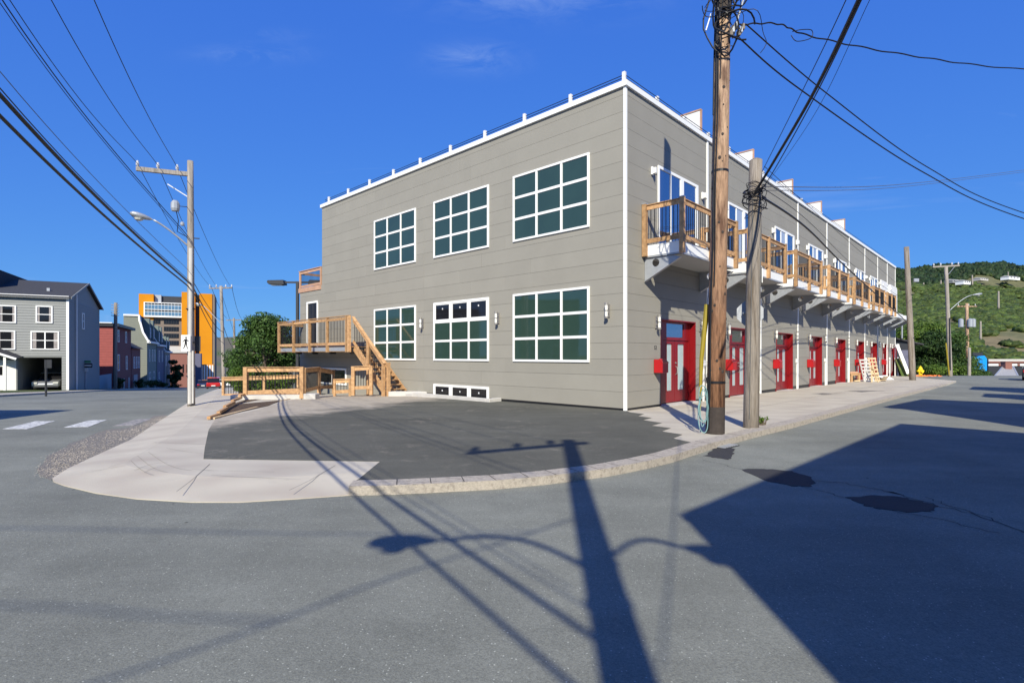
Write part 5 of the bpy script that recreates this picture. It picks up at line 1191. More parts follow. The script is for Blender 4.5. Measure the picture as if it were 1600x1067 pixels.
def mansard(t0, t1, dep, zb, zm, zt, ms, mf, label, wz, wup):
    r = row('mansard_house', t0, t1, dep, zb, zm, ms, mf, label, wz)
    prof = [(-.35, zm), (-.1, zm+.2), (.55, zm+(zt-zm)*.35), (.95, zm+(zt-zm)*.75), (1.05, zt), (dep, zt), (dep, zm)]
    q = MB(); vs = []; n = len(prof)
    for t in (t0+.05, t1-.05): vs += [(*RL(t, o), z) for o, z in prof]
    q.add(vs, [tuple(range(n)), tuple(range(n, 2*n))[::-1]]+[(i, (i+1) % n, n+(i+1) % n, n+i) for i in range(n)]); q.build('mansard_roof', M['shingle'], r)
    MB().add([(*RL(t0-.01, o), z) for o, z in prof], [tuple(range(n))]).build('side_wall', M[ms], r)
    for k in range(len(prof)-2):
        (o0, z0), (o1, z1) = prof[k], prof[k+1]; a_, b_ = RL(t0-.06, o0), RL(t0-.06, o1); MB().beam((a_.x, a_.y, z0), (b_.x, b_.y, z1), .3, .28).build('edge_trim', M['white'], r)
    MB().prism([tuple(p) for p in (RL(t0-.1, -.5), RL(t1+.1, -.5), RL(t1+.1, .0), RL(t0-.1, .0))], zm-.25, zm+.05).build('eave', M['white'], r)
    for t in wup:
        dmr = MB().prism([tuple(p) for p in (RL(t-.7, .0), RL(t+.7, .0), RL(t+.7, 1.2), RL(t-.7, 1.2))], zm+.5, zt-.3).build('dormer', M['greenish'], r)
        win(r, RL(t, -.06), sdir, -ndir, .8, 1.5, zm+.8)
    return r
mansard(86.8, 99.5, 3.2, -6, 3.9, 8.2, 'olive', 'greenish', 'olive and green mansard house with curved white edged roof side', [(89.5, .6, 1.0, 1.9), (93.5, .6, 1.0, 1.9), (97, .6, 1.0, 1.9), (90, -3.4, 1.6, 2), (95.5, -3.4, 1.6, 2)], (90.5, 95.5))
mansard(101, 113, 3.5, -6.5, 3.6, 7.6, 'greenish', 'purple', 'blue violet mansard row house down the left street', [(104, .4, 1.1, 2), (109.5, .4, 1.1, 2), (104, -3.8, 1.2, 2)], (104, 109))
mansard(114.5, 127, 3.5, -7, 2.4, 6.0, 'purple', 'vinyl', 'pale grey mansard row house, last of the curved roofs', [(117.5, -.6, 1.2, 2), (123, -.6, 1.2, 2)], (118, 124))
bf = thing('board_fence', (0, 0, 0), 0, 'pale blue board fence between the grey gable house and the red house', 'fence')
for i in range(14):
    a_, b_ = RL(50.5+i*.5, .2), RL(50.5+i*.5+.46, .2); MB().prism([tuple(p) for p in (a_, b_, b_+ndir*.04, a_+ndir*.04)], -3.2, -.55).build('board', M['bluefence'], bf)
# brick building facing the street end
def uxx(u, u0, Y, th): X0 = (u0-800)/834*Y; a = (u-800)/834; return (a*Y-X0)/(math.cos(th)-a*math.sin(th))
def facing(name, u0, u1, Y, zb, zt, m, label, rot=None, dep=6):
    rot = R(28) if (rot is None and u0 < 800) else (rot or 0); a = D(u0, 555, Y); wdt = uxx(u1, u0, Y, rot); r = thing(name, (a.x, Y, 0), rot, label, 'building'); box(0, wdt, 0, dep, zb, zt).build('wall', M[m], r); return r, wdt
bk, bw = facing('brick_building', 262, 297, 138, -9, 2.2, 'brick', 'brown brick building with a pale parapet at the end of the left street')
box(-.2, bw+.2, -.3, 6, 2.2, 3.0).build('parapet', M['block'], bk)
for i in range(5): box(bw*.12+i*bw*.18, bw*.12+i*bw*.18+.06*bw*1.1, -.06, -.01, -3, -.8).build('window', M['glassdark'], bk)
nb, nw = facing('blue_building', 297, 314, 120, -8, 2.0, 'purple', 'narrow dark blue building between the brick one and the orange tower')
sh_, sw = facing('striped_building', 312, 334, 150, -10, -1.0, 'ochre', 'low building with white pilasters below the orange tower')
for i in range(5): box(sw*.1+i*sw*.19, sw*.1+i*sw*.19+.4, -.3, -.05, -9, -1.2).build('pilaster', M['white'], sh_)
# --- orange tower
OT = thing('office_tower', (D(217, 555, 205).x, 205, 0), R(27), 'orange clad office tower with a glazed upper band and brown lower floors', 'building')
k_ = 205/834; ux = lambda u: uxx(u, 217, 205., R(27)); vz = lambda v: 1.6+(555-v)*(205+7)/834
box(ux(217), ux(240), 0, 18, -14, vz(462)).build('orange_slab', M['ochre'], OT)
box(ux(284.5), ux(305.5), -1.5, 18, -14, vz(457)).build('orange_slab', M['ochre'], OT)
box(ux(312.5), ux(332), -2.5, 18, -14, vz(458.5)).build('orange_slab', M['ochre'], OT)
box(ux(332), ux(336), -2.2, 17, -14, vz(459)).build('dark_side', M['taupe'], OT)
box(ux(305.5), ux(312.5), 1, 18, -14, vz(459.5)).build('slot_wall', M['black'], OT)
box(ux(240), ux(284.5), 3, 17, vz(476), vz(463)).build('plant_room', M['darkgrey'], OT)
box(ux(241), ux(251), 2, 10, vz(475), vz(462)).build('roof_unit', M['galv'], OT)
box(ux(226), ux(284.4), .4, 17, -14, vz(497.5)).build('wall', M['taupe'], OT)
gb = box(ux(225.5), ux(284.4), -1.2, 17, vz(497), vz(474.5)).build('glazed_band', M['white'], OT)
for i in range(11):
    for j in range(4):
        u0 = 227+i*5.2; v0 = 475.8+j*5; hh = (2.4, 6.3, 2.4, 5.4)[j]; vv = (475.6, 478.7, 486.0, 489.1)[j]
        box(ux(u0+.15), ux(u0+4.85), -1.25, -1.18, vz(vv+hh), vz(vv)).build('pane', M['glassdark'] if j % 2 == 0 else M['farglass'], gb)
for j, v in enumerate((500, 511, 521.5, 532.5)):
    for a, b in ((228.5, 250.5), (256, 279.5)): 
        wq = box(ux(a), ux(b), .3, .38, vz(v+7), vz(v)).build('window', M['glassdark'], OT)
        for i in range(1, 6): box(ux(a+(b-a)*i/6)-.06, ux(a+(b-a)*i/6)+.06, .2, .3, vz(v+7), vz(v)).build('mullion', M['darkgrey'], wq)
box(ux(226), ux(284.4), -.1, .4, vz(549), vz(541)).build('ledge', M['block'], OT)
# --- right side: shed, leaning planks, blue box, hip roof, flat warehouse
sh_y = 49.5; SHD = thing('shed', D(1399, 555, sh_y), 0, 'low dark shed with a sloping roof at the far end of the building', 'shed'); SHD.location.z = 0; k_ = sh_y/834; sx = lambda u: (u-1399)*k_; sz = lambda v: 1.6+(555-v)*k_
MB().prism([(sx(1392), -1), (sx(1424), -1), (sx(1424), sz(533)), (sx(1392), sz(530))], .2, 4, 'y').build('wall', M['darkgrey'], SHD); MB().beam((sx(1396), -.1, sz(529)), (sx(1442), .2, sz(538)), 3.2, .12, up=(0, 0, 1)).xf(Matrix.Translation((0, 1.5, 0))).build('roof', M['shingle'], SHD); box(sx(1409), sx(1420), .05, .19, -.6, sz(547)).build('door', M['purple'], SHD)
MB().tube([(sx(1405.5), -.3, sz(497)), (sx(1405.5), -.3, sz(529))], .07, 6).build('vent_pipe', M['galv'], SHD)
def leaning(name, u0, v0, u1, v1, Y, w_, m, lb, cat):
    a, b = D(u0, v0, Y), D(u1, v1, Y-.6); r = thing(name, b, 0, lb, cat); MB().beam((0, 0, 0), a-b, w_, .06, up=(0, 1, 0)).build('board', M[m], r); return r
leaning('plank', 1401, 538, 1419, 584, 47.5, .28, 'white', 'long white plank leaning against the far end of the building', 'plank')
leaning('plank', 1405, 560, 1416, 588, 47.8, .8, 'grass', 'greenish board leaning beside the white plank', 'plank')
leaning('plank', 1402, 560, 1409, 588, 48.2, .45, 'black', 'black board leaning beside the greenish one', 'plank')
# lumber pile, pallets, white board
def GP(u, Y): x = (u-800)/834*Y; return Vector((x, Y, G(x, Y)))
tb = thing('lumber_trestle', GP(1328, 35.3), .35, 'low bench of rough lumber outside the fifth red door', 'trestle')
for x in (.12, .82): 
    for y in (0, .5): box(x-.07, x+.07, y-.05, y+.05, 0, .52).build('leg', M['wood'], tb)
for y in (-.02, .18, .38): box(0, .95, y, y+.16, .52, .60).build('board', M['wood'], tb)
box(.05, .9, -.02, .06, .42, .52).build('apron', M['wood'], tb); box(.1, .8, .05, .4, .6, .68).build('board', M['woodpink'], tb); box(.3, .75, -.15, -.05, .03, .12).build('offcut', M['pale'], tb)
def pallet(loc, rz, tilt, lb, m='pale', w_=1.0, h_=1.5):
    r = thing('pallet', loc, rz, lb, 'pallet', 'pallets and frames leaning by the red doors'); mt = Matrix.Rotation(R(tilt), 4, 'X')
    for x in (0, w_/2-.04, w_-.08): box(x, x+.08, 0, .05, 0, h_).xf(mt).build('bearer', M[m], r)
    for k in range(7): z = k*(h_-.12)/6; box(0, w_, -.025, 0, z, z+.10).xf(mt).build('slat', M[m], r)
    return r
pallet(GP(1350, 35.6)+Vector((0, .0, 0)), .25, -14, 'pale pallet leaning upright, left one of the pair by the sixth door', 'block', .85, 1.55)
pallet(GP(1363, 35.8), .3, -12, 'raw pine pallet leaning upright, right one of the pair by the sixth door', 'pale', .7, 1.65)
fr_ = thing('sawhorse', GP(1362, 34.9), .3, 'raw pine sawhorse frame in front of the two pallets', 'sawhorse')
for a, b in (((0, 0, 0), (.3, .2, 1.0)), ((.55, 0, 0), (.25, .2, 1.1)), ((.1, 0, .5), (.6, .05, .5)), ((-.1, 0, .95), (.5, .2, .75))): MB().beam(a, b, .09, .05).build('beam', M['pale'], fr_)
lg = thing('offcut_pile', GP(1378, 36.5), .2, 'small heap of offcuts against the pallets', 'wood pile')
for i in range(6): box(-.2+.05*i, .3+.02*i, -.1*i*.3, .1-.03*i, .06*i, .06*i+.05).build('offcut', M['pale'] if i % 2 else M['soil'], lg)
wb = thing('white_panel', GP(1386, 39.5)+Vector((0, 0, .02)), .4, 'white panel lying tilted on the sidewalk past the pallets', 'panel'); box(-.4, .6, -.3, .5, 0, .05).xf(Matrix.Rotation(R(28), 4, 'X')).build('board', M['white'], wb); box(-.35, .5, .35, .6, 0, .25).build('block', M['greydoor'], wb)
# hydrant and netting
hy_ = thing('fire_hydrant', GP(1438, 46.5), 0, 'bright yellow fire hydrant on the sidewalk past the far grey pole', 'fire hydrant')
MB().lathe([(.2, 0), (.2, .05), (.14, .06), (.14, .55), (.18, .57), (.18, .62), (.15, .66), (.13, .78), (.05, .86), (.05, .92)], 0, 0, 12).build('barrel', M['hydrant'], hy_, smooth=False); MB().tube([(-.27, 0, .48), (.27, 0, .48)], .085, 8).build('outlet', M['hydrant'], hy_); MB().tube([(0, -.26, .42), (0, 0, .42)], .11, 8).build('outlet', M['hydrant'], hy_)
on = thing('barrier_netting', GP(1436, 45.6), 0, 'crumpled orange barrier netting lying around the hydrant', 'netting')
q = MB(); n = 16; vs = []
for i in range(n+1):
    for j in range(5): vs.append((-.6+i*.17, .1*math.sin(i*1.3)+.25*j*.5, .02+.14*abs(math.sin(i*.9+j*1.7))*(1 if 0 < j < 4 else .2)))
q.add(vs, [(i*5+j, i*5+j+1, i*5+j+6, i*5+j+5) for i in range(n) for j in range(4) if (i+j) % 4]); q.build('netting', M['orange'], on)
M['blue'] = mat('bright_blue_paint', (.01, .28, .75), .5, .08, 2)
bb = thing('blue_container', D(1521, 590, 85), .08, 'bright blue container with a chamfered top beyond the street crest', 'container'); k_ = 85/834
MB().prism([(0, -2), (2.3, -2), (2.3, 3.0), (1.9, 3.5), (.5, 3.3), (0, 2.9)], 0, 3, 'y').build('body', M['blue'], bb); box(.4, 2.1, .5, 2.5, 3.45, 4.0).build('top_unit', M['darkgrey'], bb)
hr = thing('hip_roof_house', (0, 0, 0), 0, 'grey shingled hip roof with a brick chimney below the street crest', 'house'); Yh = 78.
A_, B_, C_, D_ = D(1552, 590, Yh), D(1592, 590, Yh), D(1583, 572.5, Yh+4), D(1568, 571.5, Yh+4)
E_, F_ = D(1552, 588, Yh+9), D(1592, 588, Yh+9)
MB().add([A_, B_, C_, D_, E_, F_], [(0, 1, 2, 3), (3, 2, 5, 4), (0, 3, 4), (1, 5, 2)]).build('roof', M['greyshingle'], hr); MB().prism([(A_.x+.2, Yh+.3), (B_.x-.2, Yh+.3), (B_.x-.2, Yh+8.6), (A_.x+.2, Yh+8.6)], -8, A_.z-.05).build('wall', M['vinyl'], hr)
ch_ = D(1571, 576, Yh+3); MB().box(ch_.x, ch_.x+1.0, Yh+3, Yh+3.8, A_.z, ch_.z+.95).box(ch_.x-.05, ch_.x+1.05, Yh+2.95, Yh+3.85, ch_.z+.95, ch_.z+1.05).build('chimney', M['brick'], hr)
MB().beam(A_, D_, .16, .12).beam(B_, C_, .16, .12).build('ridge_trim', M['galv'], hr)
wh, ww = facing('warehouse', 1544, 1640, 125, -16, 0.4, 'darkgrey', 'long flat warehouse with white wall bands beyond the hip roof'); k_ = 125/834
for v0, v1, m in ((561, 564.5, 'block'), (565, 567, 'brick'), (568.5, 571.5, 'white')): box(-.1, ww, -.2, -.02, 1.6+(555-v1)*k_, 1.6+(555-v0)*k_).build('wall_band', M[m], wh)
for i in range(6): box(2.2+i*2.2, 2.8+i*2.2, -.26, -.21, 1.6+(555-571.5)*k_, 1.6+(555-568.5)*k_).build('window', M['brick'], wh)
# --- houses out of frame that cast the long shadows
def plain_house(P, d, L_, dep, h, label, m='vinyl', over=.3, zb=-.3):
    d = Vector(d).normalized(); nrm = Vector((d.y, -d.x)); r = thing('clapboard_house', (0, 0, 0), 0, label, 'house'); P = Vector(P)
    q = [P+d*over, P+d*(L_-.02), P+d*(L_-.02)+nrm*dep, P+d*over+nrm*dep]; MB().prism([tuple(p) for p in q], zb, h-.35).build('wall', M[m], r)
    q = [P, P+d*L_, P+d*L_+nrm*(dep+.2), P+nrm*(dep+.2)]; MB().prism([tuple(p) for p in q], h-.35+.2*(over > .4), h).build('roof', M['shingle'], r)
    if over > .4: MB().add([(*(P+d*a+nrm*t_), z_) for t_ in (.02, .3) for a, z_ in ((0, h-.02), (over+.05, h-.02), (over+.05, h-7.4))], [(0, 1, 2), (5, 4, 3), (0, 2, 5, 3), (0, 3, 4, 1), (1, 4, 5, 2)]).build('shadow_wedge', M['white'], r)  # unseen wedge, added so the edge of the house shadow runs slantwise
    n = int(L_/2.4)
    for i in range(n):
        for z in (1.1, 4.2): win(r, P+d*(over+1.2+i*(L_-1.6)/n)-nrm*.02, d, -nrm, .95, 1.5, z)
    return r
h_ = 7.6
rA = sun_from(1.79, 5.72, h_+.1); rA2 = sun_from(9.67, 13.3, h_+.1); rB = sun_from(12.4, 17.9, h_+.15); rB2 = sun_from(16.5, 21.5, h_+.2)
plain_house(rA.xy, rA2.xy-rA.xy, (rA2.xy-rA.xy).length, 9, h_, 'pale clapboard house behind the viewer that shades the right half of the road', over=.85)
plain_house(rB.xy, rB2.xy-rB.xy, (rB2.xy-rB.xy).length, 10, h_, 'clapboard house across the street casting the second road shadow', 'olive')
rC = sun_from(20.0, 22.8, h_+.2); plain_house(rC.xy, (.69, .72), 3.0, 8, h_, 'narrow clapboard house casting the small road shadow up the street', 'redsiding')
rE = sun_from(24.2, 28.3, h_+.2); plain_house(rE.xy, (.69, .72), 4.0, 8, h_, 'clapboard house casting the farthest road shadow up the street', 'vinyl')
rD = sun_from(-13.6, 16.6, 6.6); plain_house(rD.xy+Vector((0, 0)), (-1, -.02), 14, -8, 6.5, 'clapboard house left of the viewer shading the far side of the crosswalk', 'vinyl', over=.2)

plain_house((-36, 28.5), (0, -1), 8, 8, 6.3, 'clapboard house across the left street, out of view but mirrored in the big windows', 'vinyl')
plain_house((-37, 18.5), (0, -1), 8.5, 8, 7.4, 'second clapboard house across the left street, mirrored in the lower windows', 'greenish')

# ------------------------------------------------------------------ trees, bushes and the hills
def leafmat(name, c1, c2):
    m = mat(name, c1, .55, .35, 1.2, col2=c2, c2=(.42, .6), c2scale=.9, spec=.25); N = m.node_tree.nodes; L = m.node_tree.links; b = N['Principled BSDF']
    at = N.new('ShaderNodeAttribute'); at.attribute_name = 'shade'; vm = N.new('ShaderNodeVectorMath'); vm.operation = 'SCALE'; src = b.inputs['Base Color'].links[0].from_socket
    L.new(src, vm.inputs[0]); L.new(at.outputs['Fac'], vm.inputs['Scale']); L.new(vm.outputs[0], b.inputs['Base Color'])
    tl = N.new('ShaderNodeBsdfTranslucent'); L.new(vm.outputs[0], tl.inputs[0]); ms = N.new('ShaderNodeMixShader'); ms.inputs[0].default_value = .28; L.new(b.outputs[0], ms.inputs[1]); L.new(tl.outputs[0], ms.inputs[2]); L.new(ms.outputs[0], N['Material Output'].inputs[0]); return m
M['leaf'] = leafmat('maple_leaves', (.045, .09, .02), (.075, .14, .03)); M['leafy'] = leafmat('bright_leaves', (.07, .13, .018), (.12, .19, .025)); M['leafdark'] = leafmat('dark_leaves', (.025, .055, .015), (.045, .085, .02))
M['bark'] = mat('tree_bark', (.12, .09, .07), .9, .3, 6, .6, 20)
def leaves(blobs, n, size, seed, name, m, parent=None):
    g = np.random.default_rng(seed); B_ = np.array(blobs, float); wts = B_[:, 3]*B_[:, 4]*B_[:, 5]; wts = wts/wts.sum(); idx = g.choice(len(B_), n, p=wts)
    v = g.normal(size=(n, 3)); v /= np.linalg.norm(v, axis=1)[:, None]; rad = g.random(n)**.28; rad *= 1+.12*np.sin(v[:, 0]*5+idx)+.1*np.sin(v[:, 2]*7+idx*2)
    c = B_[idx, :3]+v*B_[idx, 3:6]*rad[:, None]
    nrm = v+g.normal(size=(n, 3))*.55+np.array([0, 0, .25]); nrm /= np.linalg.norm(nrm, axis=1)[:, None]
    t = np.cross(nrm, g.normal(size=(n, 3))); t /= np.linalg.norm(t, axis=1)[:, None]; b = np.cross(nrm, t); s = size*(.55+.9*g.random(n))[:, None]
    P = np.stack([c-t*s, c-b*s*.55+nrm*s*.12, c+t*s, c+b*s*.55+nrm*s*.12], 1).reshape(-1, 3)
    me = bpy.data.meshes.new(name); me.vertices.add(4*n); me.vertices.foreach_set('co', P.ravel()); me.loops.add(4*n); me.loops.foreach_set('vertex_index', np.arange(4*n, dtype=np.int32)); me.polygons.add(n); me.polygons.foreach_set('loop_start', np.arange(0, 4*n, 4, dtype=np.int32)); me.polygons.foreach_set('loop_total', np.full(n, 4, np.int32)); me.update(calc_edges=True)
    at = me.attributes.new('shade', 'FLOAT', 'FACE'); at.data.foreach_set('value', (.75+.5*g.random(n)+.12*np.sin(idx*1.7)).astype(np.float32)); me.materials.append(M[m])
    o = bpy.data.objects.new(name, me); C.objects.link(o)
    if parent: o.parent = parent
    return o
def tree(base, h, r, nb, nl, size, label, m, seed, name='leafy_tree', squash=1., low=.25):
    T = thing(name, base, 0, label, 'tree'); q = random.Random(seed)
    tr_ = MB().tube([(0, 0, -.5), (.05, 0, h*.2), (-.05, .05, h*.45), (0, 0, h*.8)], [r*.09, r*.07, r*.05, r*.015], 8)
    bl = []
    for i in range(nb):
        th = q.uniform(0, 6.28); rr = r*q.uniform(.1, .72); z = h*(low+(1-low)*q.random()**.8); k = 1-.55*max(0, (z/h-.55)/.45)
        p = (math.cos(th)*rr*k, math.sin(th)*rr*k, min(z, h*.9)); s_ = r*q.uniform(.24, .44)*(.75+.25*k); bl.append((*p, s_, s_, s_*.72*squash)); tr_.tube([(0, 0, h*.25+q.random()*h*.2), (p[0]*.5, p[1]*.5, p[2]*.75), p], [r*.035, r*.02, r*.006], 5)
    tr_.build('trunk', M['bark'], T); leaves(bl, nl, size, seed, 'crown', m, T); return T
def bush(base, w_, h, nl, size, label, m, seed, name='bush'):
    T = thing(name, base, 0, label, 'bush'); q = random.Random(seed); bl = []; st_ = MB()
    for i in range(14):
        a = q.uniform(0, 6.28); rr = w_*.5*q.uniform(0, .8); p = (math.cos(a)*rr, math.sin(a)*rr*.8, h*q.uniform(.2, .8)); s_ = w_*q.uniform(.16, .26); bl.append((*p, s_, s_, h*.22)); st_.tube([(p[0]*.2, p[1]*.2, -.2), p], [.04, .01], 4)
    st_.build('stems', M['bark'], T); leaves(bl, nl, size, seed, 'foliage', m, T); return T
p = D(417, 590, 37.5); gz = G(p.x, p.y)
tree((p.x, p.y, gz), 5.3, 2.9, 42, 16000, .085, 'big dark green leafy tree behind the wooden deck', 'leaf', 21, low=.12)
p = D(378, 590, 40.5); tree((p.x, p.y, G(p.x, p.y)), 3.4, 1.5, 16, 4500, .08, 'smaller leafy tree on the left flank of the big green one', 'leaf', 22, low=.12)
p = D(366, 590, 43); tree((p.x, p.y, G(p.x, p.y)), 2.9, 1.3, 14, 3500, .085, 'lowest leafy tree at the left end of the tree clump', 'leaf', 27, low=.1)
p = D(395, 590, 39); tree((p.x, p.y, G(p.x, p.y)), 4.6, 1.9, 18, 5000, .085, 'leafy tree between the big one and the smaller left one', 'leaf', 28, low=.1)
p = D(448, 590, 40); tree((p.x, p.y, G(p.x, p.y)), 4.4, 1.6, 16, 4500, .08, 'leafy tree squeezed between the big one and the building', 'leafdark', 23, low=.12)
p = D(379, 600, 27.5); bush((p.x, p.y, G(p.x, p.y)), 1.1, 1.5, 2200, .05, 'bright green bush just behind the low lumber fence', 'leafy', 24)
p = D(430, 600, 28.5); bush((p.x, p.y, G(p.x, p.y)), 3.2, 1.1, 3200, .05, 'low weedy bush seen through the big lumber fence', 'leafy', 25)
for i, (u, Y, h, r, lb, m) in enumerate(((1424, 60, 5.5, 3.2, 'rounded yellow green tree nearest the end of the long building', 'leafy'), (1447, 64, 6.0, 3.6, 'bright leafy tree between the hydrant and the pale lamp pole', 'leafy'), (1462, 58, 4.6, 2.9, 'dark leafy tree left of the pale lamp pole', 'leafdark'), (1484, 68, 5.6, 3.0, 'leafy tree behind the pale lamp pole', 'leaf'), (1505, 76, 5.2, 3.2, 'leafy tree behind the transformer pole', 'leafy'), (1405, 70, 7.0, 3.6, 'dark tree peeking past the end wall of the building', 'leafdark'))):
    x = (u-800)/834*Y; tree((x, Y, G(x, Y)), h+(.4 if Y < 62 else 1.2)+.0, r, 30, 9000, .12, lb, m, 40+i, low=.05)
for i, (u, Y, w_, h, lb) in enumerate(((1450, 54, 3.2, 1.3, 'low weeds along the sidewalk end by the hydrant'), (1468, 55, 3.0, 1.5, 'low bush at the foot of the pale lamp pole'), (1500, 57, 3.4, 1.4, 'low bush behind the short pale post'), (1532, 60, 2.5, 1.3, 'dark low bush in front of the blue container'))):
    x = (u-800)/834*Y; bush((x, Y, G(x, Y)-.1), w_, h, 2200, .09, lb, 'leafy' if i != 3 else 'leaf', 60+i)
p = D(271, 605, 118); tree((p.x, p.y, -8), 9, 2.2, 16, 3000, .25, 'narrow dark tree between the last row house and the brick building', 'leafdark', 71)
for i, (t, w_) in enumerate(((54, 1.6), (71.5, 1.4), (84, 2.5), (99.8, 2.2), (128, 3))):
    q = RL(t, -.9); bush((q.x, q.y, G(q.x, q.y)), w_, 1.3, 700, .12, ['scruffy bush at the foot of the blue board fence', 'small bush by the low dark red house', 'bush beside the olive mansard house', 'bush between the two mansard houses', 'bush at the end of the row houses'][i], 'leafdark', 80+i)
p = W(1190, 664); bush((p.x, p.y, 0), .28, .22, 160, .025, 'small weed growing at the foot of the grey pole', 'leafy', 90, 'weed')
p = D(207, 500, 110); tree((p.x, p.y, -2), 11.5, 2.4, 10, 1200, .3, 'treetop showing above the red row house roof', 'leafdark', 91)
# hills
from mathutils import noise as mno
def fb(x, y, s, o=5): return mno.fractal(Vector((x/s, y/s, 3.7)), .9, 2.0, o)
def hillz(x, y):
    # rises away from the harbour valley on the right
    t = max(0., (y-235)/470.); t1 = min(t, 1.)
    z = -16+(130*t1**1.12 if t > 0 else 0); z += t1*(14*fb(x, y, 130)+5*fb(x+50, y, 38)); a = x/max(y, 1)
    z += (min(1, max(-.4, (a-.85)*.5)))*10*t1
    return z-max(0, t-1)*10
M['hill'] = mat('hill_grass', (.12, .12, .055), .95, .35, .12, .0, 10, col2=(.16, .13, .07), c2=(.46, .58), c2scale=.012)
xs = np.arange(60, 1250, 12.); ys = np.concatenate([np.arange(225, 760, 12.), np.arange(780, 1300, 60.)]); n = len(xs)
hv = [(x, y, hillz(x, y)) for y in ys for x in xs]
tag(MB().add(hv, [(j*n+i, j*n+i+1, (j+1)*n+i+1, (j+1)*n+i) for j in range(len(ys)-1) for i in range(n-1)]).build('hill', M['hill'], smooth=True), 'steep green hillside closing the street on the right', 'hill', kind='structure')
def icos():
    t = (1+5**.5)/2; v = np.array([(-1, t, 0), (1, t, 0), (-1, -t, 0), (1, -t, 0), (0, -1, t), (0, 1, t), (0, -1, -t), (0, 1, -t), (t, 0, -1), (t, 0, 1), (-t, 0, -1), (-t, 0, 1)], float)/(1+t*t)**.5
    f = [(0, 11, 5), (0, 5, 1), (0, 1, 7), (0, 7, 10), (0, 10, 11), (1, 5, 9), (5, 11, 4), (11, 10, 2), (10, 7, 6), (7, 1, 8), (3, 9, 4), (3, 4, 2), (3, 2, 6), (3, 6, 8), (3, 8, 9), (4, 9, 5), (2, 4, 11), (6, 2, 10), (8, 6, 7), (9, 8, 1)]
    vs = list(v); cache = {}; out = []
    def mid(a, b):
        k = (min(a, b), max(a, b))
        if k not in cache: m_ = vs[a]+vs[b]; vs.append(m_/np.linalg.norm(m_)); cache[k] = len(vs)-1
        return cache[k]
    for a, b, c in f: ab, bc, ca = mid(a, b), mid(b, c), mid(c, a); out += [(a, ab, ca), (b, bc, ab), (c, ca, bc), (ab, bc, ca)]
    return np.array(vs), np.array(out)
iv, if_ = icos()
def scatter(name, pts, m, label, seed, cat='bushes'):
    g = np.random.default_rng(seed); P = np.array(pts); n = len(P); nv, nf = len(iv), len(if_)
    jit = 1+.38*g.normal(size=(n, nv, 1))*.6; V = iv[None]*jit*P[:, None, 3:6]; th = g.random(n)*6.28; c_, s_ = np.cos(th), np.sin(th); X = V[:, :, 0]*c_[:, None]-V[:, :, 1]*s_[:, None]; Y = V[:, :, 0]*s_[:, None]+V[:, :, 1]*c_[:, None]
    V = np.stack([X, Y, V[:, :, 2]], 2)+P[:, None, :3]; Fc = (if_[None]+(np.arange(n)*nv)[:, None, None]).reshape(-1, 3); N_ = len(Fc)
    me = bpy.data.meshes.new(name); me.vertices.add(n*nv); me.vertices.foreach_set('co', V.ravel()); me.loops.add(3*N_); me.loops.foreach_set('vertex_index', Fc.ravel().astype(np.int32)); me.polygons.add(N_); me.polygons.foreach_set('loop_start', np.arange(0, 3*N_, 3, dtype=np.int32)); me.polygons.foreach_set('loop_total', np.full(N_, 3, np.int32)); me.update(calc_edges=True)
    at = me.attributes.new('shade', 'FLOAT', 'FACE'); sh = np.repeat(.55+.8*g.random(n), nf)*(.8+.4*g.random(N_)); at.data.foreach_set('value', sh.astype(np.float32)); me.materials.append(M[m])
    o = bpy.data.objects.new(name, me); C.objects.link(o); return tag(o, label, cat, kind='stuff')
M['hillbush'] = leafmat('hill_scrub', (.058, .10, .022), (.105, .135, .035)); M['hilldark'] = leafmat('hill_spruce', (.022, .045, .016), (.035, .06, .02))
g = random.Random(12); pb_, pd_ = [], []
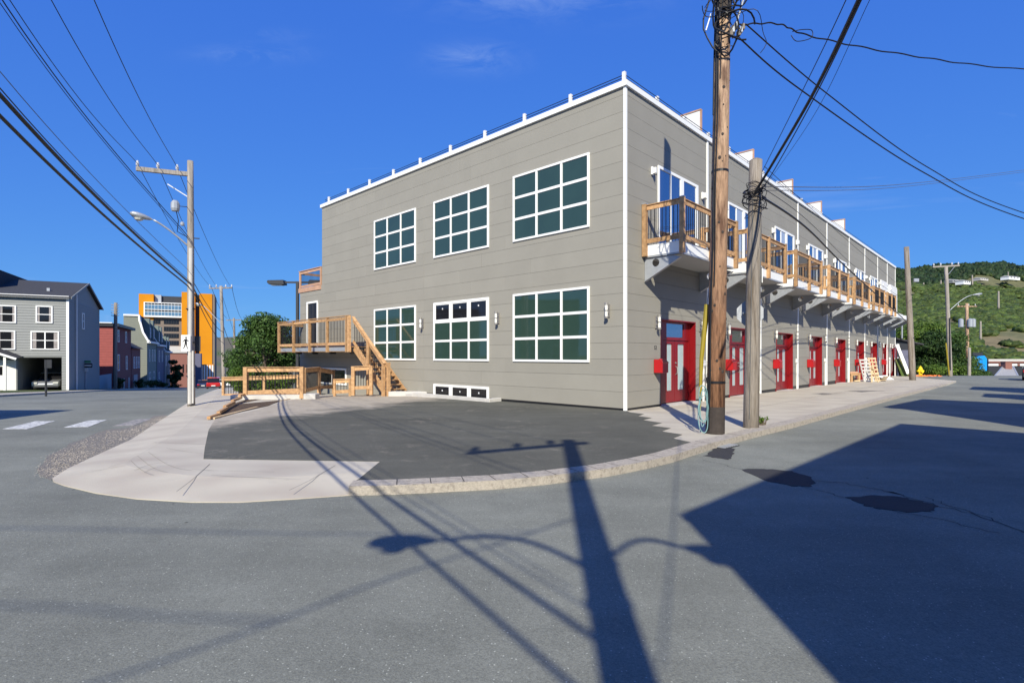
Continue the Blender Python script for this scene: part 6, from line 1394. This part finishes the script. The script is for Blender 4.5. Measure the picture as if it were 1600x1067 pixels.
for i in range(26000):
    y = 240+(g.random()**1.1)*480; a = g.uniform(.62, 1.16); x = a*y; t = (y-235)/470
    dn = fb(x, y, 60)+.35*fb(x, y, 18); k = max(0, min(1, (t-.02)/.12))
    brown = t < .27 and a > .855+.03*fb(x, y, 30)
    if dn < (-.05 if not brown else .42)-.35*t-.14: continue
    if t > .80 and g.random() < .85 or dn > .95: s_ = g.uniform(1.6, 3.6); pd_.append((x, y, hillz(x, y)+s_*.5, s_, s_, s_*g.uniform(.9, 1.5)))
    else: s_ = g.uniform(1.0, 3.4)*(1 if t > .1 else .6); pb_.append((x, y, hillz(x, y)+s_*.3, s_*1.25, s_*1.25, s_*.8))
scatter('hillside_scrub', pb_, 'hillbush', 'mass of green scrub covering the lower and middle hillside', 5)
scatter('spruce_wood', pd_, 'hilldark', 'dark spruce wood along the top of the hill', 6, 'wood')
def hillhouse(u, v, Y, w_, h, lb, m='white'):
    p = D(u, v, Y); r = thing('hill_house', (p.x, p.y, p.z), R(20), lb, 'house'); box(-w_/2, w_/2, 0, 8, -1, h*.8).build('wall', M[m], r)
    MB().add([(-w_/2-.4, -.4, h*.8), (w_/2+.4, -.4, h*.8), (w_/2+.4, 8.4, h*.8), (-w_/2-.4, 8.4, h*.8), (-w_/2-.4, 4, h*.8+1.5), (w_/2+.4, 4, h*.8+1.5)], [(0, 1, 5, 4), (3, 4, 5, 2), (0, 4, 3), (1, 2, 5)]).build('roof', M['block'], r)
    for x in (-w_*.3, 0, w_*.3): box(x-.7, x+.7, -.08, -.02, h*.3, h*.8).build('window', M['glassdark'], r)
hillhouse(1511, 443, 560, 11, 3.2, 'white house on the upper hillside, right of the paler long one'); hillhouse(1496, 441, 570, 16, 2.4, 'long pale house on the upper hillside', 'vinyl'); hillhouse(1585, 436, 600, 20, 3, 'white roofed house on the hill near the right edge'); hillhouse(1538, 437, 610, 14, 1.6, 'faint low house on the hill between the two white ones', 'block')
# far low hill on the left
M['farhill'] = mat('far_hill', (.13, .115, .085), .95, .3, .02, col2=(.07, .09, .04), c2=(.45, .6), c2scale=.02)
xs = np.arange(-1500, 60, 30.); ys = np.arange(420, 1300, 40.); n = len(xs)
tag(MB().add([(x, y, -18+46*sm((y-420)/380)+6*sm((y-420)/300)*fb(x, y, 160)-max(0, y-900)*.02) for y in ys for x in xs], [(j*n+i, j*n+i+1, (j+1)*n+i+1, (j+1)*n+i) for j in range(len(ys)-1) for i in range(n-1)]).build('hill', M['farhill'], smooth=True), 'low brown hill far beyond the left street', 'hill', kind='structure')
